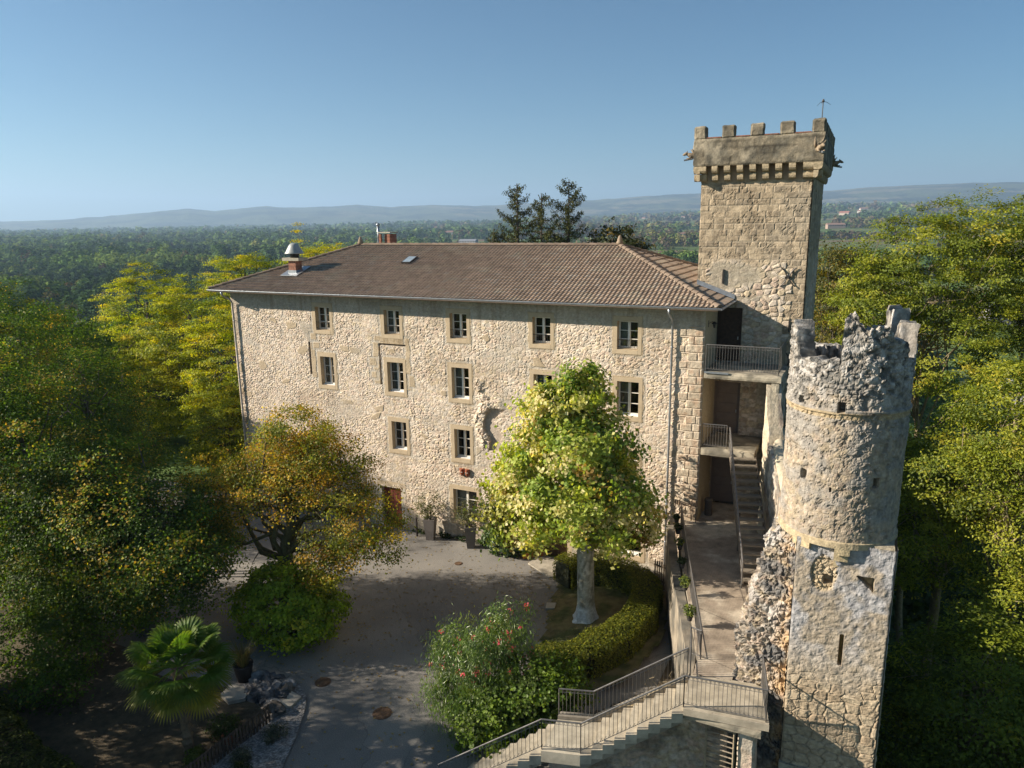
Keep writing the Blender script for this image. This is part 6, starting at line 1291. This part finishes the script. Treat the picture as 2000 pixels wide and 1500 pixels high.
# spruces behind the roof
def spruce(lab, x, y, z0, zt, rmax, seed, lean=0, open_=.5):
    t_ = thing("spruce_tree", lab, "tree", (x, y, z0), "three old spruces behind the roof"); r_ = np.random.default_rng(seed); Pn, Nn, Cn, Tn = [], [], [], []; mb = MB(); mb.tube([(x, y, z0), (x + lean * .5, y, (z0 + zt) / 2), (x + lean, y, zt)], [.34, .22, .03], 8, (.085, .07, .055)); nb = int((zt - z0 - 6) * 7)
    for k in range(nb):
        f = (k + r_.uniform()) / nb; z = z0 + 6 + (zt - z0 - 6.2) * f; a = r_.uniform(0, 6.28); Lb = rmax * (1 - f) ** .55 * r_.uniform(.35, 1.15) + .5; cx_ = x + lean * (z - z0) / (zt - z0); d = np.array([math.cos(a), math.sin(a), 0]); up_ = .35 + .55 * f
        s = np.array([cx_, y, z]); e_ = s + d * Lb + np.array([0, 0, up_ * Lb * .5]); mid = s + d * Lb * .55 + np.array([0, 0, -.06 * Lb]); mb.tube([s, mid, e_], [.05, .03, .01], 4, (.085, .07, .055))
        n = int(75 * Lb); t = r_.uniform(.15, 1.03, n)[:, None]; Q = (1 - t) ** 2 * s + 2 * t * (1 - t) * mid + t ** 2 * e_; Q = Q + r_.normal(size=(n, 3)) * np.array([.19, .19, .13]) * (1.15 - .6 * t) + np.array([0, 0, -.10]) * r_.uniform(0, 2.2, (n, 1)); Pn.append(Q); Tn.append(np.tile(d, (n, 1)) * .5 + np.array([0, 0, -.8]))
    P_ = np.concatenate(Pn); T_ = np.concatenate(Tn); V, F = leafquads(P_, r_.normal(size=P_.shape) + [0, 0, .4], .22, .34, r_, T_); ci = r_.uniform(size=len(P_)); c = mixc((0.040, 0.052, 0.020), (0.105, 0.105, 0.028), ci ** 1.6); mk("crown", V, F, M_needle, t_, np.repeat(c, 4, 0)); mb.build("trunk", M_bark, t_); return t_
spruce("left of three spruces behind the roof, with two bare leaning tips", 7.5, 25, -5, 19.0, 3.2, 1, -.3); spruce("middle spruce of the three behind the roof, the fullest and shortest", 9.6, 24.4, -5, 18.1, 2.9, 2, .1); spruce("right spruce of the three behind the roof, with dark open branches", 11.6, 25.3, -5, 19.2, 3.3, 3, .15)
spruce("small spruce with drooping boughs left of the three tall ones", 5.0, 25.5, -5, 15.3, 2.2, 4, -.3)
tree("walnut_tree", "rounded dark tree with yellowing leaves right of the spruces behind the roof", "tree", (15.6, 26), [(15.3, 26, 13.7, 2.1, 2.0, 2.2, 2), (17.2, 26, 13.1, 1.7, 1.6, 1.5, 1.4), (13.8, 26, 12.7, 1.3, 1.4, 1.4, 1), (16, 26, 11.5, 3.2, 2.5, 1.8, 1.4)], 340, 26, .26, .6, .26, [(0.055, 0.065, 0.02), (0.085, 0.085, 0.022), (0.035, 0.045, 0.016), (0.20, 0.14, 0.03)], [3, 2, 3, 1], 171, r0=.3, flat=.6, rough=.6)
for k, (x, y, zt_, lab) in enumerate(((30, 118, 7.5, "leftmost"), (35.5, 116, 9.0, "second"), (40, 121, 7.0, "third"), (46, 118, 10.5, "tallest"), (51, 122, 8.5, "fifth"), (56, 119, 9.5, "rightmost"), (24, 124, 5.0, "lowest"))):
    x -= 18; z0 = float(terrain(x, y)); tree("young_tree", lab + " of the light green conifers between the roof corner and the square tower", "tree", (x, y, z0), [(x, y, z0 + (zt_ - 3.5 - z0) * .45, 3.3, 3.3, (zt_ - z0) * .42, 2), (x, y, z0 + (zt_ - z0) * .62, 1.8, 1.8, (zt_ - z0) * .25, 1)], 330, 24, .42, .6, .42, [(0.06, 0.10, 0.025), (0.085, 0.13, 0.03), (0.045, 0.07, 0.02)], [1, 1, 1], 180 + k, group="light green conifers beside the tower", nlimb=6, flat=1.3)
# trees to the right of the towers
AC = [(0.211, 0.248, 0.021), (0.298, 0.306, 0.027), (0.135, 0.174, 0.017), (0.087, 0.116, 0.013), (0.385, 0.330, 0.031)]
def ash(lab, bx, by, blobs, nc, seed, wts=(3, 2.2, 2.4, 1.3, .5), leaf=.24, **kw):
    kw.setdefault('rough', .55); kw.setdefault('trunk_col', (.26, .21, .12)); kw.setdefault('r0', .3); return tree("ash_tree", lab, "tree", (bx, by), blobs, int(nc * .85), 54, leaf * .9, .5, .30, AC, wts, seed, group="ash trees on the slope right of the towers", nlimb=44, shell=.62, flat=.42, up=1.0, **kw)
ash("tall ash with the highest crown on the right, its limbs showing", 38.0, 22, [(37.8, 22, 12.4, 4.0, 3.8, 4.6, 3), (34.9, 21.5, 10.2, 2.9, 3.0, 3.8, 2), (41.0, 22, 12.9, 3.7, 3.6, 4.3, 2), (35.0, 21, 6.0, 2.6, 2.6, 3.0, 1.2), (39.5, 20, 7.4, 3.3, 3, 3, 1)], 1250, 190, fork=(37.9, 22, 8))
ash("ash crown reaching the right edge of the view", 45.8, 26, [(45.6, 26, 12.6, 4.6, 4.4, 4.8, 3), (44, 24, 7.6, 3.6, 3.4, 3.4, 1.5)], 850, 191)
ash("ash with bright foliage halfway down the right side beside the round turret", 38.3, 4.5, [(38.3, 4.5, 4.6, 2.7, 2.7, 2.9, 3), (37.3, 3.5, 1.8, 2.4, 2.3, 2.4, 1.4)], 640, 192, leaf=.18)
ash("lower ash with pale forked trunk near the right edge", 43.0, 1.5, [(43.2, 1.2, 3.2, 3.3, 3.0, 3.0, 3), (41.0, -.6, .6, 2.6, 2.4, 2.4, 1.5)], 700, 193, leaf=.18)
ash("slender bright ash filling the gap behind the right rim of the turret", 40.2, 2.2, [(40.0, 2.2, 8.0, 2.0, 2.0, 2.7, 2), (41.6, 1.6, 6.2, 1.8, 1.8, 1.8, 1), (39.2, 2.4, 5.0, 1.6, 1.6, 1.8, 1)], 480, 195, leaf=.18, r0=.2)
tree("robinia_tree", "yellow brown autumn tree directly behind the square tower", "tree", (32.6, 27), [(32.4, 27, 10.2, 2.6, 2.6, 4.2, 3), (33.4, 25, 6.5, 2.2, 2.2, 3.8, 1)], 420, 30, .22, .6, .35, [(0.14, 0.13, 0.022), (0.20, 0.15, 0.025), (0.075, 0.08, 0.02)], [2, 1.6, 2], 194, nlimb=20, flat=.4)
for k, (bx, by, bl, lab) in enumerate(((39.5, -5.5, [(39.0, -5.5, -.6, 3.0, 2.8, 3.0, 2), (37.4, -6.5, -3.0, 2.2, 2.2, 2.4, 1)], "shaded ash crown directly right of the turret base"), (43.5, -7.0, [(43.2, -7, .2, 3.2, 3.0, 3.0, 2), (41.5, -9, -2.5, 2.6, 2.6, 2.6, 1)], "shaded ash crown at the right edge in the lower half"), (39.0, -11.5, [(39.0, -11.3, -3.6, 2.8, 2.6, 2.8, 2), (41.5, -12.5, -3.2, 2.4, 2.4, 2.6, 1.4)], "deep shaded tree at the bottom edge right of the turret base"), (37.3, 9.5, [(36.9, 9.5, 1.5, 2.4, 2.4, 3.4, 2)], "dark tree in the gap between the two towers"))):
    ash(lab, bx, by, bl, 700, 196 + k, wts=(1.5, .5, 3, 3, .1), r0=.22, leaf=.19)  # darker leaf mix puts the shade on these crowns into the colour
# dead limb tree
dt = thing("dead_tree", "bare pale forked dead tree among the ashes on the right", "tree", (41.5, 6.5, -14)); rg = np.random.default_rng(88); mb = MB(); s = np.array([41.5, 6.5, -14.]); f0 = np.array([41.3, 6.3, 4.2]); mb.tube([s, (s + f0) / 2 + [.3, 0, 0], f0], [.3, .22, .14], 8, (.30, .24, .14))
for d_ in ((-1.3, 0, 2.4), (.9, 0, 3.0), (1.6, .3, 1.2), (-.6, -.4, .9), (.3, 0, 1.7), (-2.0, .3, .8)):
    e_ = f0 + np.array(d_); mb.tube([f0, (f0 + e_) / 2 + rg.normal(size=3) * .2, e_], [.10, .06, .015], 6, (.33, .26, .14))
    for q in range(3): j = f0 + (e_ - f0) * rg.uniform(.4, .9); mb.tube([j, j + rg.normal(size=3) * .5 + [0, 0, .3]], [.03, .008], 4, (.33, .26, .14))
mb.build("trunk", M_bark, dt)
# undergrowth on the slopes
def undergrowth():
    rg = np.random.default_rng(71); n = 60000; x = np.concatenate([rg.uniform(33.6, 75, n // 2), rg.uniform(-70, 32, n // 2)]); y = np.concatenate([rg.uniform(-28, 60, n // 2), rg.uniform(13, 60, n // 2)]); z = terrain(x, y); lm = fbm(x / 4, y / 4, seed=8, o=3)
    C = np.stack([x, y, z + rg.uniform(0, 1, n) * (0.4 + 2.6 * lm)], 1); V, F = leafquads(C, rg.normal(size=(n, 3)) + [0, 0, 1], .75, .8, rg); c = mixc((0.035, 0.055, 0.015), (0.075, 0.095, 0.025), rg.uniform(size=n)); o = mk("undergrowth", V, F, M_leaf, col=np.repeat(c, 4, 0)); o['kind'] = 'stuff'; o['label'] = "dense green undergrowth covering the steep castle slopes"
undergrowth()
# valley houses
def house(x, y, w, d, h, rz, wall, roofc, lab, rh=.35):
    z0 = float(terrain(x, y)) + 1.5; t_ = thing("house", lab, "house", (x, y, z0), "scattered houses in the valley"); c, s = math.cos(rz), math.sin(rz); R_ = lambda a, b_: (x + a * c - b_ * s, y + a * s + b_ * c); zz = z0 + h
    MB().prism([R_(-w / 2, -d / 2), R_(w / 2, -d / 2), R_(w / 2, d / 2), R_(-w / 2, d / 2)], z0 - 4, zz, wall).build("wall", M_paintw, t_)
    e = .6; V = [(*R_(-w / 2 - e, -d / 2 - e), zz - .1), (*R_(w / 2 + e, -d / 2 - e), zz - .1), (*R_(w / 2 + e, d / 2 + e), zz - .1), (*R_(-w / 2 - e, d / 2 + e), zz - .1), (*R_(-w / 2 - e * .5, 0), zz + d * rh), (*R_(w / 2 + e * .5, 0), zz + d * rh)]
    MB().add(V, [(0, 1, 5, 4), (2, 3, 4, 5), (1, 2, 5), (3, 0, 4), (0, 3, 2, 1)], roofc).build("roof", M_roof, t_)
    for k in range(max(2, int(w / 5))):
        a = -w / 2 + w * (k + .5) / max(2, int(w / 5)); MB().obox((*R_(a - .6, -d / 2 - .06), zz - 2.4), (1.2 * c, 1.2 * s, 0), (-.05 * s, .05 * c, 0), (0, 0, 1.4), (.05, .05, .06)).build("window", M_paintw, t_)
for k, (hx, hy, hw, kd, lab) in enumerate(HOUSES):
    house(hx, hy, hw, hw * (.45 if kd in (2, 3) else .6), 4.5 + .06 * hw, (.35, -.3, .1)[k % 3], ((.62, .58, .52), (.45, .36, .28), (.34, .25, .19), (.30, .29, .28))[kd], ((.26, .15, .11), (.30, .13, .09), (.24, .15, .11), (.20, .21, .23))[kd], lab, .3 if kd < 2 else .22)
# passer by behind the autumn tree
def person(x, y, z0, h, label):
    t_ = thing("person", label, "person", (x, y, z0)); k = h / 1.7
    J = {'pel': (0, 0, .92), 'wai': (0, .01, 1.08), 'che': (0, 0, 1.28), 'nec': (0, 0, 1.45), 'chn': (0, -.02, 1.52), 'hea': (0, -.01, 1.61), 'top': (0, .0, 1.68), 'hl': (-.09, 0, .88), 'hr': (.09, 0, .88), 'kl': (-.10, -.12, .50), 'kr': (.10, .06, .49), 'al': (-.10, -.10, .09), 'ar': (.10, .22, .12), 'fl': (-.10, -.24, .03), 'fr': (.10, .12, .03), 'sl': (-.17, 0, 1.38), 'sr': (.17, 0, 1.38), 'el': (-.22, .08, 1.12), 'er': (.22, -.08, 1.12), 'wl': (-.22, -.02, .88), 'wr': (.20, -.22, .93), 'ml': (-.22, -.06, .80), 'mr': (.19, -.29, .89)}
    R_ = {'pel': .13, 'wai': .11, 'che': .13, 'nec': .05, 'chn': .06, 'hea': .085, 'top': .05, 'hl': .09, 'hr': .09, 'kl': .055, 'kr': .055, 'al': .035, 'ar': .035, 'fl': .035, 'fr': .035, 'sl': .055, 'sr': .055, 'el': .04, 'er': .04, 'wl': .026, 'wr': .026, 'ml': .03, 'mr': .03}
    E_ = [('pel', 'wai'), ('wai', 'che'), ('che', 'nec'), ('nec', 'chn'), ('chn', 'hea'), ('hea', 'top'), ('pel', 'hl'), ('pel', 'hr'), ('hl', 'kl'), ('hr', 'kr'), ('kl', 'al'), ('kr', 'ar'), ('al', 'fl'), ('ar', 'fr'), ('che', 'sl'), ('che', 'sr'), ('sl', 'el'), ('sr', 'er'), ('el', 'wl'), ('er', 'wr'), ('wl', 'ml'), ('wr', 'mr')]
    def skin(name, keys, grow, mat, root):
        ks = [q for q in J if q in keys]; me = bpy.data.meshes.new(name); me.from_pydata([tuple(np.array(J[q]) * k) for q in ks], [(ks.index(a), ks.index(b_)) for a, b_ in E_ if a in ks and b_ in ks], []); o = bpy.data.objects.new(name, me); link(o, t_); md = o.modifiers.new("s", 'SKIN'); me.skin_vertices
        for i, q in enumerate(ks): me.skin_vertices[0].data[i].radius = ((R_[q] + grow) * k,) * 2; me.skin_vertices[0].data[i].use_root = (q == root)
        o.modifiers.new("d", 'SUBSURF').levels = 1; o.modifiers["d"].render_levels = 2; me.materials.append(mat); return o
    skin("body", set(J), 0, mat_plain("skin", (.45, .27, .19), .6), 'pel')
    skin("top", {'pel', 'wai', 'che', 'sl', 'sr', 'el', 'er'}, .018, mat_plain("lilac_cloth", (.50, .46, .58), .9), 'wai')
    skin("trousers", {'pel', 'hl', 'hr', 'kl', 'kr', 'al', 'ar'}, .015, mat_plain("blue_cloth", (.10, .17, .24), .9), 'pel')
    MB().lathe(0, 0, [(.03, 1.24), (.09, 1.30), (.12, 1.45), (.115, 1.58), (.10, 1.68), (.05, 1.725), (.01, 1.73)], 14, (.03, .015, .015)).build("hair", M_paintw, None, True)
    hobj = bpy.data.objects[-1] if False else [o for o in COL.objects if o.name == "hair"][0]; hobj.parent = t_; hobj.location = (0, .045, 0)
    f = MB(); 
    for q in (-1, 1): f.lathe(q * .032, -.088, [(.004, 1.598), (.011, 1.605), (.004, 1.612)], 6, (.02, .02, .02))
    f.tube([(0, -.085, 1.61), (0, -.108, 1.585), (0, -.09, 1.575)], [.008, .014, .01], 5, (.45, .27, .19)); f.tube([(-.025, -.085, 1.553), (.025, -.085, 1.553)], .006, 4, (.35, .10, .09)); fo = f.build("face", M_paintw, None); fo.parent = t_
    for sx, (wx, wy, wz) in ((-1, (-.22, -.06, .80)), (1, (.19, -.29, .89))):
        hm = MB()
        for q in range(4): x0_ = wx + (q - 1.5) * .017; l_ = (.055, .065, .06, .045)[q]; hm.tube([(x0_, wy, wz - .01), (x0_, wy - .01, wz - .01 - l_ * .6), (x0_, wy - .025, wz - .01 - l_)], [.009, .008, .006], 5, (.45, .27, .19))
        hm.tube([(wx - sx * .025, wy, wz + .02), (wx - sx * .045, wy - .02, wz - .01), (wx - sx * .04, wy - .03, wz - .035)], [.010, .009, .007], 5, (.45, .27, .19)); ho = hm.build("fingers", M_paintw, None, True); ho.parent = t_
    t_.rotation_euler = (0, 0, .6); return t_
person(10.55, -10.2, -1, 1.68, "person with long dark hair, lilac top and blue trousers walking behind the foliage")
